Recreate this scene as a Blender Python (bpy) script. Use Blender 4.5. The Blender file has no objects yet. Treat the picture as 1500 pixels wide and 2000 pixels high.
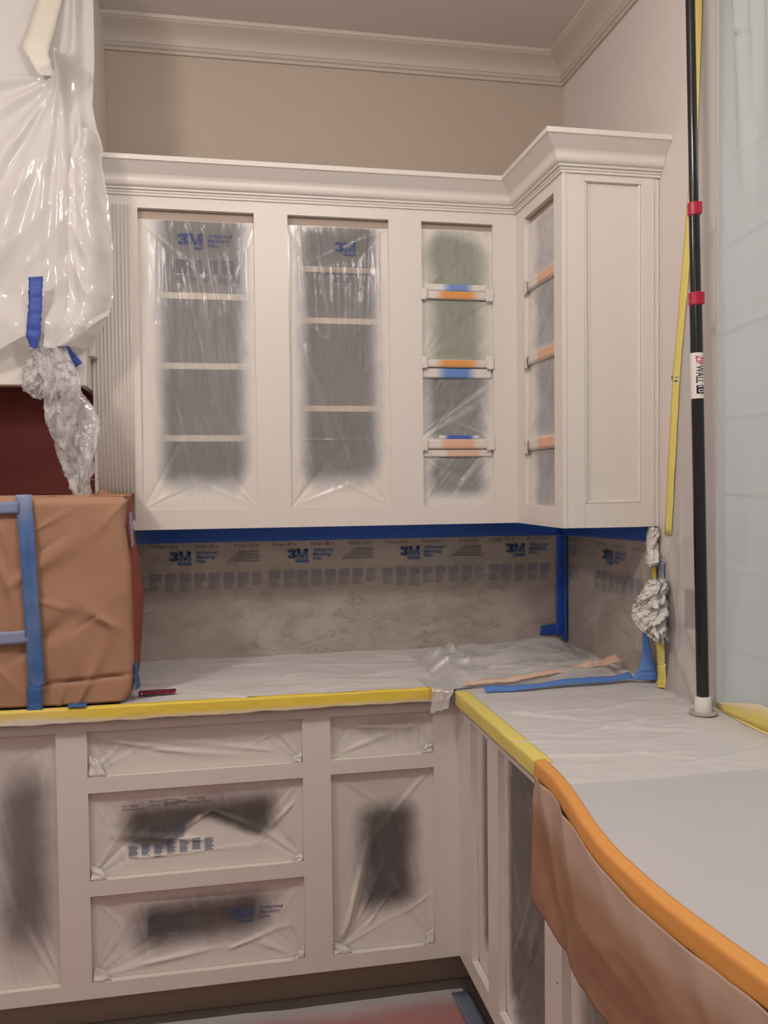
import bpy, bmesh, math, random
import numpy as np
from mathutils import Matrix, Vector

# ------------------------------------------------------------------ camera, world, lights, exposure
scene = bpy.context.scene
col = scene.collection
YAW, PITCH, ROLL, FPX = 0.1894, -0.0334, -0.0106, 1683.7
CAM = Vector((-1.313, -3.137, 1.537))
fw = Vector((math.sin(YAW)*math.cos(PITCH), math.cos(YAW)*math.cos(PITCH), math.sin(PITCH)))
rt = Vector((math.cos(YAW), -math.sin(YAW), 0.0))
up = rt.cross(fw)
rt, up = rt*math.cos(ROLL)+up*math.sin(ROLL), up*math.cos(ROLL)-rt*math.sin(ROLL)
cd = bpy.data.cameras.new('camera'); cam = bpy.data.objects.new('camera', cd); col.objects.link(cam)
cd.sensor_fit = 'AUTO'; cd.sensor_width = 36.0; cd.lens = FPX/2000.0*36.0
cd.clip_start = 0.02; cd.clip_end = 50
mw = Matrix.Identity(4)
for i in range(3):
    mw[i][0] = rt[i]; mw[i][1] = up[i]; mw[i][2] = -fw[i]; mw[i][3] = CAM[i]
cam.matrix_world = mw
scene.camera = cam
scene.cycles.max_bounces = 6; scene.cycles.diffuse_bounces = 3; scene.cycles.glossy_bounces = 2; scene.cycles.transparent_max_bounces = 10; scene.cycles.adaptive_threshold = 0.03

world = bpy.data.worlds.new('world'); scene.world = world; world.use_nodes = True
world.node_tree.nodes['Background'].inputs[0].default_value = (1.0, 0.86, 0.76, 1)
world.node_tree.nodes['Background'].inputs[1].default_value = 0.08

def area(name, loc, size, power, color, rot=(0, 0, 0)):
    l = bpy.data.lights.new(name, 'AREA'); l.shape = 'DISK'; l.size = size; l.energy = power; l.color = color
    o = bpy.data.objects.new(name, l); col.objects.link(o); o.location = loc; o.rotation_euler = rot
    return o
WARM = (1.0, 0.925, 0.88)
def bulb(name, loc, r, power, color):
    l = bpy.data.lights.new(name, 'POINT'); l.shadow_soft_size = r; l.energy = power; l.color = color
    o = bpy.data.objects.new(name, l); col.objects.link(o); o.location = loc
bulb('pendant_lamp', (-2.45, -1.90, 2.78), 0.10, 38, WARM)
bulb('pendant_lamp', (-0.95, -1.95, 2.78), 0.10, 27, WARM)
bulb('room_lamp', (-2.2, -4.1, 2.6), 0.15, 12, WARM)
area('next_room_light', (1.7, -1.9, 3.08), 0.9, 45, (0.88, 0.96, 1.0))

vs = scene.view_settings
vs.view_transform = 'Standard'; vs.look = 'None'; vs.gamma = 1.0; vs.exposure = 0.06
vs.use_curve_mapping = False

# ------------------------------------------------------------------ materials
def new_mat(name):
    m = bpy.data.materials.new(name); m.use_nodes = True
    nt = m.node_tree; nt.nodes.clear()
    return m, nt, nt.nodes, nt.links

def noise(nt, scale, detail=3, rough=0.5, coord='Object', stretch=None):
    tc = nt.nodes.new('ShaderNodeTexCoord'); n = nt.nodes.new('ShaderNodeTexNoise')
    n.inputs['Scale'].default_value = scale; n.inputs['Detail'].default_value = detail; n.inputs['Roughness'].default_value = rough
    if stretch:
        mp = nt.nodes.new('ShaderNodeMapping'); mp.inputs['Scale'].default_value = stretch
        nt.links.new(tc.outputs[coord], mp.inputs['Vector']); nt.links.new(mp.outputs[0], n.inputs['Vector'])
    else:
        nt.links.new(tc.outputs[coord], n.inputs['Vector'])
    return n.outputs['Fac']

def ramp(nt, fac, stops):
    r = nt.nodes.new('ShaderNodeValToRGB'); e = r.color_ramp.elements
    while len(e) < len(stops): e.new(0.5)
    for k, (p, c) in enumerate(stops):
        e[k].position = p; e[k].color = (c[0], c[1], c[2], 1) if not isinstance(c, float) else (c, c, c, 1)
    nt.links.new(fac, r.inputs[0]); return r.outputs[0]

def bump(nt, h, strength, dist):
    b = nt.nodes.new('ShaderNodeBump'); b.inputs['Strength'].default_value = strength; b.inputs['Distance'].default_value = dist
    nt.links.new(h, b.inputs['Height']); return b.outputs[0]

def pbsdf(nt, color, rough, metal=0.0, spec=0.5, normal=None):
    p = nt.nodes.new('ShaderNodeBsdfPrincipled')
    if isinstance(color, tuple): p.inputs['Base Color'].default_value = (*color, 1)
    else: nt.links.new(color, p.inputs['Base Color'])
    p.inputs['Roughness'].default_value = rough; p.inputs['Metallic'].default_value = metal
    p.inputs['Specular IOR Level'].default_value = spec
    if normal is not None: nt.links.new(normal, p.inputs['Normal'])
    return p.outputs[0]

def out(nt, sh):
    o = nt.nodes.new('ShaderNodeOutputMaterial'); nt.links.new(sh, o.inputs['Surface'])

def mixs(nt, fac, a, b):
    m = nt.nodes.new('ShaderNodeMixShader')
    if isinstance(fac, float): m.inputs[0].default_value = fac
    else: nt.links.new(fac, m.inputs[0])
    nt.links.new(a, m.inputs[1]); nt.links.new(b, m.inputs[2]); return m.outputs[0]

def mixc(nt, fac, a, b):
    m = nt.nodes.new('ShaderNodeMix'); m.data_type = 'RGBA'
    if isinstance(fac, float): m.inputs[0].default_value = fac
    else: nt.links.new(fac, m.inputs[0])
    for k, c in ((6, a), (7, b)):
        if isinstance(c, tuple): m.inputs[k].default_value = (*c, 1)
        else: nt.links.new(c, m.inputs[k])
    return m.outputs[2]

def math_n(nt, op, a, b):
    m = nt.nodes.new('ShaderNodeMath'); m.operation = op; m.use_clamp = True
    for k, v in ((0, a), (1, b)):
        if isinstance(v, (int, float)): m.inputs[k].default_value = v
        else: nt.links.new(v, m.inputs[k])
    return m.outputs[0]

def attr(nt, name='spray_glint'):
    a = nt.nodes.new('ShaderNodeAttribute'); a.attribute_name = name; return a.outputs['Fac']

def surf(name, c1, c2, rough, nscale=6.0, bscale=220.0, bstr=0.05, bdist=0.001, metal=0.0, spec=0.5, stretch=None):
    m, nt, N, L = new_mat(name)
    c = mixc(nt, noise(nt, nscale, 2, stretch=stretch), c1, c2)
    out(nt, pbsdf(nt, c, rough, metal, spec)); return m

PAINT = (0.80, 0.755, 0.70)
M = {}
M['paint'] = surf('cabinet_paint', (0.79, 0.745, 0.69), (0.82, 0.775, 0.72), 0.42, 3.0, 160, 0.04, 0.0008)
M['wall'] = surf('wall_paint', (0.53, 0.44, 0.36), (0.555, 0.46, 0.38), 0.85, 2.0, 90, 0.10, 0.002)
M['wallr'] = surf('wall_paint_lit', (0.71, 0.645, 0.60), (0.735, 0.67, 0.625), 0.85, 2.0, 90, 0.10, 0.002)  # the right wall's extra brightness is put into the wall paint
M['ceiling'] = surf('ceiling_paint', (0.71, 0.65, 0.61), (0.74, 0.68, 0.635), 0.9, 2.0, 70, 0.10, 0.002)
M['trim'] = surf('trim_paint', (0.58, 0.51, 0.445), (0.60, 0.53, 0.465), 0.55, 3.0, 120, 0.03, 0.001)
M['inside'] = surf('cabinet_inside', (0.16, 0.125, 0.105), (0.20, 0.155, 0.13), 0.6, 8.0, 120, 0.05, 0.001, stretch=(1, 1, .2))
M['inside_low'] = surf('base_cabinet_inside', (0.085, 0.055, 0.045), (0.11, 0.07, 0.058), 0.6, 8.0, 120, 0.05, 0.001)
M['shelf'] = surf('shelf_edge', (0.86, 0.78, 0.60), (0.90, 0.82, 0.65), 0.5, 12.0)
M['shelf_maple'] = surf('shelf_maple', (0.90, 0.70, 0.47), (0.93, 0.75, 0.52), 0.5, 12.0)
M['jamb'] = surf('brown_jamb', (0.42, 0.33, 0.26), (0.47, 0.37, 0.30), 0.6, 9.0, stretch=(.2, 1, 6))  # brown, darker than the cabinet paint
M['counter'] = surf('counter_stone', (0.30, 0.27, 0.25), (0.45, 0.41, 0.38), 0.3, 9.0)
M['floor'] = surf('floor_tile', (0.10, 0.08, 0.07), (0.14, 0.11, 0.095), 0.5, 5.0)
M['rosin'] = surf('red_rosin_paper', (0.42, 0.10, 0.085), (0.48, 0.13, 0.11), 0.8, 9.0)
M['toe'] = surf('toe_kick_wood', (0.30, 0.225, 0.18), (0.36, 0.27, 0.22), 0.55, 6.0, stretch=(.3, 1, 4))
M['steel_reflect'] = surf('steel_red_reflection', (0.20, 0.045, 0.04), (0.23, 0.055, 0.048), 0.30, 4.0, 300, 0.02, 0.0005, metal=0.55)  # stainless steel; the floor paper's red reflection is put into its colour
M['white'] = surf('white_plastic', (0.82, 0.79, 0.75), (0.84, 0.81, 0.77), 0.4)
M['grey_rubber'] = surf('foot_rubber', (0.42, 0.38, 0.33), (0.48, 0.43, 0.38), 0.6)
M['black'] = surf('black_gloss', (0.012, 0.012, 0.013), (0.016, 0.016, 0.017), 0.16)
M['knife_red'] = surf('anodised_red', (0.26, 0.012, 0.035), (0.30, 0.016, 0.045), 0.3, metal=.3)
M['red'] = surf('red_plastic', (0.42, 0.015, 0.045), (0.46, 0.02, 0.055), 0.35)
M['darkred'] = surf('dark_red_metal', (0.14, 0.012, 0.03), (0.2, 0.015, 0.04), 0.3)
M['chrome'] = surf('steel_wire', (0.55, 0.55, 0.56), (0.6, 0.6, 0.6), 0.25, metal=1.0)
M['blackmat'] = surf('black_print', (0.02, 0.02, 0.02), (0.025, 0.025, 0.025), 0.6)
M['redprint'] = surf('red_print', (0.60, 0.03, 0.06), (0.62, 0.04, 0.07), 0.6)
M['whiteprint'] = surf('white_print', (0.85, 0.83, 0.8), (0.85, 0.83, 0.8), 0.6)
M['nailhole'] = surf('nail_hole', (0.02, 0.015, 0.012), (0.03, 0.02, 0.018), 0.9)

def stone():
    m, nt, N, L = new_mat('backsplash_stone')
    a = noise(nt, 7.0, 8, 0.62, stretch=(.8, 1, 1.6))
    c = ramp(nt, a, [(0.28, (0.33, 0.27, 0.22)), (0.5, (0.54, 0.455, 0.385)), (0.72, (0.68, 0.59, 0.51))])
    v = noise(nt, 4.5, 6, 0.7, stretch=(1, 1, 2.6))
    vein = ramp(nt, v, [(0.0, 0.0), (0.465, 0.0), (0.50, 1.0), (0.535, 0.0), (1.0, 0.0)])
    patch = ramp(nt, noise(nt, 3.1, 2), [(0.0, 0.0), (0.46, 0.0), (0.58, 1.0), (1.0, 1.0)])
    f = math_n(nt, 'MULTIPLY', math_n(nt, 'MULTIPLY', vein, patch), 0.55)
    c = mixc(nt, f, c, (0.05, 0.033, 0.025))
    out(nt, pbsdf(nt, c, 0.45)); return m
M['stone'] = stone()

def kraft(name, c1, c2, sprayc=(0.62, 0.52, 0.46)):
    m, nt, N, L = new_mat(name)
    c = mixc(nt, noise(nt, 5.0, 5), c1, c2)
    c = mixc(nt, math_n(nt, 'MULTIPLY', attr(nt), 1.0), c, sprayc)
    fib = noise(nt, 260.0, 2, stretch=(1, 1, 4))
    out(nt, pbsdf(nt, c, 0.8, 0, 0.2, bump(nt, fib, 0.08, 0.0006))); return m
M['kraft'] = kraft('kraft_paper', (0.42, 0.235, 0.15), (0.47, 0.27, 0.175))
M['kraft_apron'] = kraft('apron_kraft_paper', (0.36, 0.195, 0.125), (0.40, 0.22, 0.145), (0.56, 0.44, 0.38))
M['kraft_dark'] = kraft('red_kraft_inside', (0.30, 0.08, 0.055), (0.34, 0.10, 0.07))

def tape_mat(name, c, spray_glint=PAINT, rough=0.5):
    m, nt, N, L = new_mat(name)
    cc = mixc(nt, noise(nt, 30.0, 3), tuple(x*0.93 for x in c), c)
    s = attr(nt); n = noise(nt, 25.0, 2)
    f = math_n(nt, 'MULTIPLY', s, math_n(nt, 'ADD', n, 0.55))
    cc = mixc(nt, f, cc, spray_glint)
    out(nt, pbsdf(nt, cc, rough, 0, 0.3)); return m
M['blue'] = tape_mat('blue_tape', (0.06, 0.155, 0.40))
M['blue_deep'] = tape_mat('deep_blue_tape', (0.04, 0.13, 0.56))
M['blue_royal'] = tape_mat('royal_blue_tape', (0.055, 0.10, 0.40))
M['blue_bright'] = tape_mat('bright_blue_tape', (0.12, 0.265, 0.66))
M['yellow'] = tape_mat('yellow_tape', (0.93, 0.71, 0.10))
M['yellow_pale'] = tape_mat('pale_yellow_tape', (0.86, 0.72, 0.20))
M['orange'] = tape_mat('orange_tape', (0.82, 0.37, 0.10))
M['peach'] = tape_mat('orange_tape_sprayed', (0.82, 0.36, 0.14))
M['cream_tape'] = tape_mat('cream_tape', (0.74, 0.68, 0.57))
M['green'] = tape_mat('green_paper', (0.265, 0.295, 0.235))
M['blue_grey'] = tape_mat('grey_blue_tape', (0.16, 0.19, 0.25))

def film_mat(name, haze, hazec=(0.78, 0.76, 0.75), trans=0.0, rough=0.22, bscale=38.0, bstr=0.25, bdist=0.003, stretch=None, paint=PAINT, tint=(0.96, 0.96, 0.97), vary=0.0, gloss=0.03, thinc=((0.70, 0.72, 0.76), (0.76, 0.755, 0.765))):
    """thin plastic film: see-through, hazy, glossy; attribute spray = dried paint overspray plus painted crease highlights"""
    m, nt, N, L = new_mat(name)
    tr = N.new('ShaderNodeBsdfTransparent'); tr.inputs[0].default_value = (*tint, 1)
    df = N.new('ShaderNodeBsdfDiffuse'); df.inputs[0].default_value = (*hazec, 1); body = df.outputs[0]
    if trans > 0:
        tl = N.new('ShaderNodeBsdfTranslucent'); tl.inputs[0].default_value = (*hazec, 1)
        body = mixs(nt, trans, body, tl.outputs[0])
    gl = N.new('ShaderNodeBsdfGlossy'); gl.inputs['Roughness'].default_value = rough
    fr = N.new('ShaderNodeLayerWeight'); fr.inputs[0].default_value = 0.5
    fz = math_n(nt, 'ADD', math_n(nt, 'MULTIPLY', math_n(nt, 'POWER', fr.outputs['Facing'], 5.0), 0.35), gloss)
    film = mixs(nt, haze, tr.outputs[0], body)
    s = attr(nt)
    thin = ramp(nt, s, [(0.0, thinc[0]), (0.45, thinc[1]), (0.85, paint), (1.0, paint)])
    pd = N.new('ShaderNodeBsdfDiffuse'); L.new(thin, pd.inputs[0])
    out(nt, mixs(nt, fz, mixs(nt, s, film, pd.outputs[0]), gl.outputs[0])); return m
M['film'] = film_mat('masking_film', 0.30, bscale=26, bstr=0.30, stretch=(1.6, 1, .5), vary=.12)
M['film_low'] = film_mat('masking_film_base', 0.17, (0.74, 0.69, 0.67), thinc=((0.66, 0.63, 0.62), (0.74, 0.71, 0.69)), bscale=22, bstr=0.22, vary=.1)
M['film_splash'] = film_mat('backsplash_film', 0.27, (0.80, 0.73, 0.67), bscale=16, bstr=0.25, rough=.3, vary=.2)
M['film_counter'] = film_mat('counter_film', 0.86, (0.90, 0.87, 0.85), rough=0.24, gloss=.07)
M['film_counter_r'] = film_mat('right_counter_film', 0.80, (0.84, 0.815, 0.80), rough=0.28, gloss=.05)
M['film_counter2'] = film_mat('smooth_counter_film', 0.86, (0.66, 0.645, 0.65), bscale=12, bstr=0.12, rough=0.30, vary=.05)
M['film_loose'] = film_mat('loose_film', 0.46, (0.95, 0.93, 0.91), rough=0.16, gloss=.15)
M['film_drape'] = film_mat('drape_film', 0.66, (0.88, 0.845, 0.82), trans=0.12, bscale=9, bstr=0.30, rough=0.15, vary=.10, stretch=(1, 1, .5))
M['film_tail'] = film_mat('crumpled_film', 0.34, (0.95, 0.93, 0.92), bscale=45, bstr=0.5, rough=0.14, vary=.3)
M['film_wad'] = film_mat('painted_crumpled_film', 0.93, (0.80, 0.76, 0.71), bscale=60, bstr=0.4, rough=0.3)
M['film_wall'] = film_mat('wall_film', 0.40, (0.78, 0.74, 0.71), bscale=14, bstr=0.25, rough=0.25, vary=.15)
M['curtain'] = film_mat('curtain_film', 0.88, (0.66, 0.685, 0.68), trans=0.42, bscale=7, bstr=0.25, rough=0.22, vary=.05, stretch=(1, 1, .35))
M['film_floor'] = film_mat('floor_film', 0.16, (0.72, 0.68, 0.68), bscale=10, bstr=0.2, rough=0.3, vary=.1)

def print_mat(name, c, a):
    m, nt, N, L = new_mat(name)
    tr = N.new('ShaderNodeBsdfTransparent')
    out(nt, mixs(nt, a, tr.outputs[0], pbsdf(nt, c, 0.5, 0, 0.2))); return m
M['print'] = print_mat('blue_ink', (0.085, 0.165, 0.36), 0.88)
M['print_film'] = print_mat('hazed_blue_ink', (0.10, 0.15, 0.30), 0.62)
M['print_film_faint'] = print_mat('hazed_faint_ink', (0.15, 0.16, 0.24), 0.40)
M['print_faint'] = print_mat('faint_blue_ink', (0.32, 0.31, 0.40), 0.55)
M['print_grey'] = print_mat('grey_ink', (0.10, 0.10, 0.13), 0.7)

# ------------------------------------------------------------------ helpers
def link(name, me, mat, parent=None):
    o = bpy.data.objects.new(name, me); col.objects.link(o)
    if mat is not None and not me.materials: me.materials.append(mat)
    if parent is not None: o.parent = parent
    return o
def thing(name, label, cat, loc=(0, 0, 0), group=None):
    o = bpy.data.objects.new(name, None); col.objects.link(o); o.location = loc; o.empty_display_size = 0.05
    o['label'] = label; o['category'] = cat
    if group: o['group'] = group
    return o
def tag(o, label, cat, group=None):
    o['label'] = label; o['category'] = cat
    if group: o['group'] = group
    return o
def struct(o):
    o['kind'] = 'structure'; return o
def attach(o, parent):
    """parent a mesh built in world coordinates to a thing"""
    o.parent = parent; o.matrix_parent_inverse = Matrix.Translation(parent.location).inverted(); return o

def box(name, lo, hi, mat, parent=None, bevel=0.0, seg=2):
    lo = Vector(lo); hi = Vector(hi)
    lo, hi = Vector([min(a, b) for a, b in zip(lo, hi)]), Vector([max(a, b) for a, b in zip(lo, hi)])
    bm = bmesh.new(); bmesh.ops.create_cube(bm, size=1)
    c = (lo+hi)/2; d = hi-lo
    for v in bm.verts: v.co = Vector((v.co.x*d.x, v.co.y*d.y, v.co.z*d.z))
    if bevel > 0: bmesh.ops.bevel(bm, geom=bm.edges[:], offset=bevel, segments=seg, affect='EDGES', profile=0.5)
    me = bpy.data.meshes.new(name); bm.to_mesh(me); bm.free()
    o = link(name, me, mat); o.location = c
    if parent: o.parent = parent; o.matrix_parent_inverse = Matrix.Translation(parent.location).inverted()
    return o

def raw(name, verts, faces, mat, parent=None, smooth=False):
    me = bpy.data.meshes.new(name); me.from_pydata([tuple(map(float, v)) for v in verts], [], faces)
    bm = bmesh.new(); bm.from_mesh(me); bmesh.ops.recalc_face_normals(bm, faces=bm.faces); bm.to_mesh(me); bm.free()
    if smooth:
        for p in me.polygons: p.use_smooth = True
    o = link(name, me, mat)
    if parent: attach(o, parent)
    return o

def grid(name, X, Y, Z, mat, parent=None, spray_glint=None, smooth=True, thick=0.0, wrap=False):
    nv, nu = X.shape
    v = np.stack([X.ravel(), Y.ravel(), Z.ravel()], 1)
    i = np.arange(nv*nu).reshape(nv, nu)
    if wrap: i = np.concatenate([i, i[:, :1]], 1)
    f = np.stack([i[:-1, :-1].ravel(), i[:-1, 1:].ravel(), i[1:, 1:].ravel(), i[1:, :-1].ravel()], 1)
    me = bpy.data.meshes.new(name)
    me.from_pydata(v.tolist(), [], f.tolist())
    if smooth: me.polygons.foreach_set('use_smooth', np.ones(len(f), dtype=bool))
    if spray_glint is not None:
        a = me.attributes.new('spray_glint', 'FLOAT', 'POINT'); a.data.foreach_set('value', np.clip(spray_glint, 0, 1).ravel().astype(np.float32))
    o = link(name, me, mat)
    if thick:
        s = o.modifiers.new('thickness', 'SOLIDIFY'); s.thickness = thick; s.offset = 0
    if parent: attach(o, parent)
    return o

_tab = np.random.RandomState(7).rand(64, 4096)
def vn(x, y, seed=0):
    t = _tab[seed % 64]
    xi = np.floor(x).astype(int); yi = np.floor(y).astype(int); fx = x-xi; fy = y-yi
    fx = fx*fx*(3-2*fx); fy = fy*fy*(3-2*fy)
    h = lambda a, b: t[(a*73+b*179+a*b*3) % 4096]
    return (h(xi, yi)*(1-fx)+h(xi+1, yi)*fx)*(1-fy)+(h(xi, yi+1)*(1-fx)+h(xi+1, yi+1)*fx)*fy
def fbm(x, y, seed=0, octv=4):
    s = 0; a = 0.5
    for k in range(octv): s = s+a*(vn(x*2**k+k*13.7, y*2**k+k*5.1, seed+k)-0.5)*2; a *= 0.5
    return s
def ridged(x, y, seed=0, octv=3):
    s = 0; a = 0.6
    for k in range(octv): s = s+a*(1-2*np.abs(vn(x*2**k+k*9.3, y*2**k+k*3.3, seed+k)-0.5)*2); a *= 0.5
    return s
def sstep(a, b, x):
    t = np.clip((x-a)/(b-a), 0, 1); return t*t*(3-2*t)
def crease(S, T, s0, t0, s1, t1, w, amp):
    """one fold running from (s0,t0) to (s1,t1), tapering away at its end"""
    dx, dy = s1-s0, t1-t0; L = math.hypot(dx, dy)
    a = ((S-s0)*dx+(T-t0)*dy)/L; d = ((S-s0)*dy-(T-t0)*dx)/L
    along = np.clip(a/L, 0, 1)
    end = np.exp(-(np.maximum(np.maximum(-a, a-L), 0)/(w*2))**2)
    ww = w*(0.45+0.9*along)
    return amp*np.exp(-(d/ww)**2)*end*(1-0.75*along)

def ribbon(name, Lp, Rp, mat, th=0.0006, n=6, parent=None, spray_glint=None, seed=1, wob=0.0006):
    """a strip of tape between two edge polylines, resampled and slightly uneven"""
    Lp = np.array(Lp, float); Rp = np.array(Rp, float)
    def rs(P):
        d = np.r_[0, np.cumsum(np.linalg.norm(np.diff(P, axis=0), axis=1))]; d /= d[-1]
        t = np.linspace(0, 1, n*(len(P)-1)*3+1)
        return np.stack([np.interp(t, d, P[:, k]) for k in range(3)], 1), t
    A, t = rs(Lp); B, _ = rs(Rp)
    w = np.linspace(0, 1, 5)
    P = A[:, None, :]*(1-w[None, :, None])+B[:, None, :]*w[None, :, None]
    nrm = np.cross(B[0]-A[0], A[-1]-A[0]); nrm = nrm/(np.linalg.norm(nrm)+1e-9)
    amp = wob*(vn(t*17+seed, t*0+seed*3.1, seed)[:, None]+0.6*vn(t[:, None]*31+0*w[None], w[None]*2+0*t[:, None], seed+1)-.7)
    P = P+amp[:, :, None]*nrm[None, None, :]
    edge = wob*0.8*(vn(t*40, t*0+seed, seed+2)-.5); wd = (B-A)/(np.linalg.norm(B-A, axis=1)[:, None]+1e-9)
    P[:, 0] += wd*edge[:, None]; P[:, -1] -= wd*edge[::-1][:, None]
    sp = None
    if spray_glint is not None: sp = spray_glint(t[:, None]+0*w[None], w[None]+0*t[:, None])
    return grid(name, P[:, :, 0], P[:, :, 1], P[:, :, 2], mat, parent, sp, True, th)

def tape(name, label, p0, p1, wv, mat, spray_glint=None, seed=1, group=None, wob=0.0006, th=0.0006):
    p0 = np.array(p0, float); p1 = np.array(p1, float); wv = np.array(wv, float)
    o = ribbon(name, [p0, p0*.5+p1*.5, p1], [p0+wv, p0*.5+p1*.5+wv, p1+wv], mat, spray_glint=spray_glint, seed=seed, wob=wob, n=8, th=th)
    return tag(o, label, 'tape', group)

def tube(name, pts, r, mat, parent=None, sides=10, closed=False):
    P = [Vector(p) for p in pts]; n = len(P); vs_, fs = [], []
    for k in range(n):
        a = P[k-1] if (k > 0 or closed) else P[k]; b = P[(k+1) % n] if (k < n-1 or closed) else P[k]
        t = (b-a).normalized(); u = t.orthogonal().normalized() if k == 0 else (pu-t*pu.dot(t)).normalized()
        pu = u; w = t.cross(u); rr = r[k] if isinstance(r, (list, tuple)) else r
        for s in range(sides):
            an = 2*math.pi*s/sides; vs_.append(P[k]+(u*math.cos(an)+w*math.sin(an))*rr)
    m = n if closed else n-1
    for k in range(m):
        for s in range(sides):
            fs.append((k*sides+s, k*sides+(s+1) % sides, ((k+1) % n)*sides+(s+1) % sides, ((k+1) % n)*sides+s))
    if not closed:
        fs.append(tuple(range(sides))); fs.append(tuple((n-1)*sides+s for s in range(sides)))
    o = raw(name, vs_, fs, mat, parent, True)
    o.data.set_sharp_from_angle(angle=0.7)
    return o

def lathe(name, prof, axis0, axis1, mat, parent=None, sides=40):
    """prof: (radius, distance along axis) list, revolved round the line axis0 -> axis1"""
    a = Vector(axis0); d = (Vector(axis1)-a).normalized(); u = d.orthogonal().normalized(); w = d.cross(u)
    vs_, fs = [], []
    for r_, h in prof:
        for s in range(sides):
            an = 2*math.pi*s/sides; vs_.append(a+d*h+(u*math.cos(an)+w*math.sin(an))*r_)
    for k in range(len(prof)-1):
        for s in range(sides): fs.append((k*sides+s, k*sides+(s+1) % sides, (k+1)*sides+(s+1) % sides, (k+1)*sides+s))
    fs.append(tuple(range(sides))); fs.append(tuple((len(prof)-1)*sides+s for s in range(sides)))
    o = raw(name, vs_, fs, mat, parent, True); o.data.set_sharp_from_angle(angle=0.6); return o

_tc = {}
def text_mesh(s, size=1.0, bold=0.0, shear=0.0, spacing=1.0):
    key = (s, bold, shear, spacing)
    if key not in _tc:
        cu = bpy.data.curves.new('lettering', 'FONT'); cu.body = s; cu.size = 1.0; cu.offset = bold; cu.shear = shear; cu.space_character = spacing
        cu.resolution_u = 3
        ob = bpy.data.objects.new('lettering', cu); col.objects.link(ob)
        dg = bpy.context.evaluated_depsgraph_get(); dg.update()
        me = bpy.data.meshes.new_from_object(ob.evaluated_get(dg))
        v = np.array([tuple(x.co) for x in me.vertices]); f = [tuple(p.vertices) for p in me.polygons]
        bpy.data.objects.remove(ob); bpy.data.curves.remove(cu); bpy.data.meshes.remove(me)
        v[:, 0] -= v[:, 0].min()
        _tc[key] = (v, f)
    v, f = _tc[key]
    return v*size, f

class Flat:
    """collects flat printed shapes in (s,t) and lays them on a film through a mapping"""
    def __init__(s): s.v = []; s.f = []
    def add(s, v, f, x, y):
        b = len(s.v); s.v += [(a[0]+x, a[1]+y) for a in v]; s.f += [tuple(i+b for i in q) for q in f]
    def text(s, body, x, y, h, bold=0.0, shear=0.0, width=None, spacing=1.0):
        v, f = text_mesh(body, h/0.72, bold, shear, spacing); v = v.copy()
        if width: v[:, 0] *= width/max(v[:, 0].max(), 1e-6)
        s.add(v, f, x, y)
    def rect(s, x, y, w, h): s.add([(0, 0), (w, 0), (w, h), (0, h)], [(0, 1, 2, 3)], x, y)
    def lines(s, x, y, w, h, n, rnd, duty=0.55, ragged=0.25):
        for k in range(n): s.rect(x, y+h*(k+(1-duty))/n, w*(1-ragged*rnd.random()), h/n*duty)
    def build(s, name, fmap, mat, parent):
        if not s.v: return None
        v = [fmap(a, b) for a, b in s.v]
        me = bpy.data.meshes.new(name); me.from_pydata(v, [], s.f)
        o = link(name, me, mat); attach(o, parent); return o

# ------------------------------------------------------------------ dimensions (metres; back wall y=0, right wall x=0)
FL = -0.03
CEIL = 3.125
CT = 0.914                      # counter top
UY, UX, UE = -0.329, -0.3105, -0.729   # upper cabinets: front plane, left-facing plane of the return, end of the return
UZ0, UZ1 = 1.397, 2.447
OZ0, OZ1 = 1.461, 2.403         # upper openings
BY, BX = -0.602, -0.603         # base cabinets: front planes
BZ0, BZ1 = 0.071, 0.874
CW = 0.632                      # counter depth
LEFT = -2.45

# ------------------------------------------------------------------ the room
struct(box('floor', (-4.2, -5.0, FL-0.05), (3.2, 0.0, FL), M['floor']))
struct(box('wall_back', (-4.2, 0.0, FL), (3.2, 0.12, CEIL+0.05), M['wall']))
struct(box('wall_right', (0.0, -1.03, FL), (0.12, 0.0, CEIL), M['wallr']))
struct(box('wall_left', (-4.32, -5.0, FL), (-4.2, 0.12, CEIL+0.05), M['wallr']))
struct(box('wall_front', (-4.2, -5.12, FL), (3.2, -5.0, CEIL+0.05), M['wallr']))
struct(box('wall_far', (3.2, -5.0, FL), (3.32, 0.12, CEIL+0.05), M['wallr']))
struct(box('ceiling', (-4.2, -5.0, CEIL), (3.2, 0.0, CEIL+0.05), M['ceiling']))

def sweep(name, prof, path, mat, parent=None):
    """prof: (out, z) list, path: list of functions out -> (x, y) so that corners mitre"""
    vs_, fs = [], []; n = len(prof)
    for fn in path:
        for o_, z in prof: x, y = fn(o_); vs_.append((x, y, z))
    for k in range(len(path)-1):
        for j in range(n):
            fs.append((k*n+j, k*n+(j+1) % n, (k+1)*n+(j+1) % n, (k+1)*n+j))
    fs.append(tuple(range(n))); fs.append(tuple((len(path)-1)*n+j for j in range(n)))
    return raw(name, vs_, fs, mat, parent)
def arc(cx, cz, r, a0, a1, n=8):
    return [(cx+r*math.cos(math.radians(a0+(a1-a0)*k/n)), cz+r*math.sin(math.radians(a0+(a1-a0)*k/n))) for k in range(n+1)]
C0 = 3.034
wp = [(0, C0), (0.010, C0), (0.012, C0+0.004), (0.012, C0+0.010), (0.018, C0+0.012), (0.022, C0+0.017), (0.022, C0+0.021)]
wp += [(0.026+0.050*(k/8.0)**1.6, C0+0.023+0.050*(k/8.0)**0.75) for k in range(9)]
wp += [(0.080, C0+0.075), (0.084, C0+0.079), (0.088, C0+0.081), (0.092, CEIL), (0, CEIL)]
struct(sweep('trim_1', wp, [lambda o: (-1.672, -o), lambda o: (-o, -o)], M['trim']))
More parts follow.
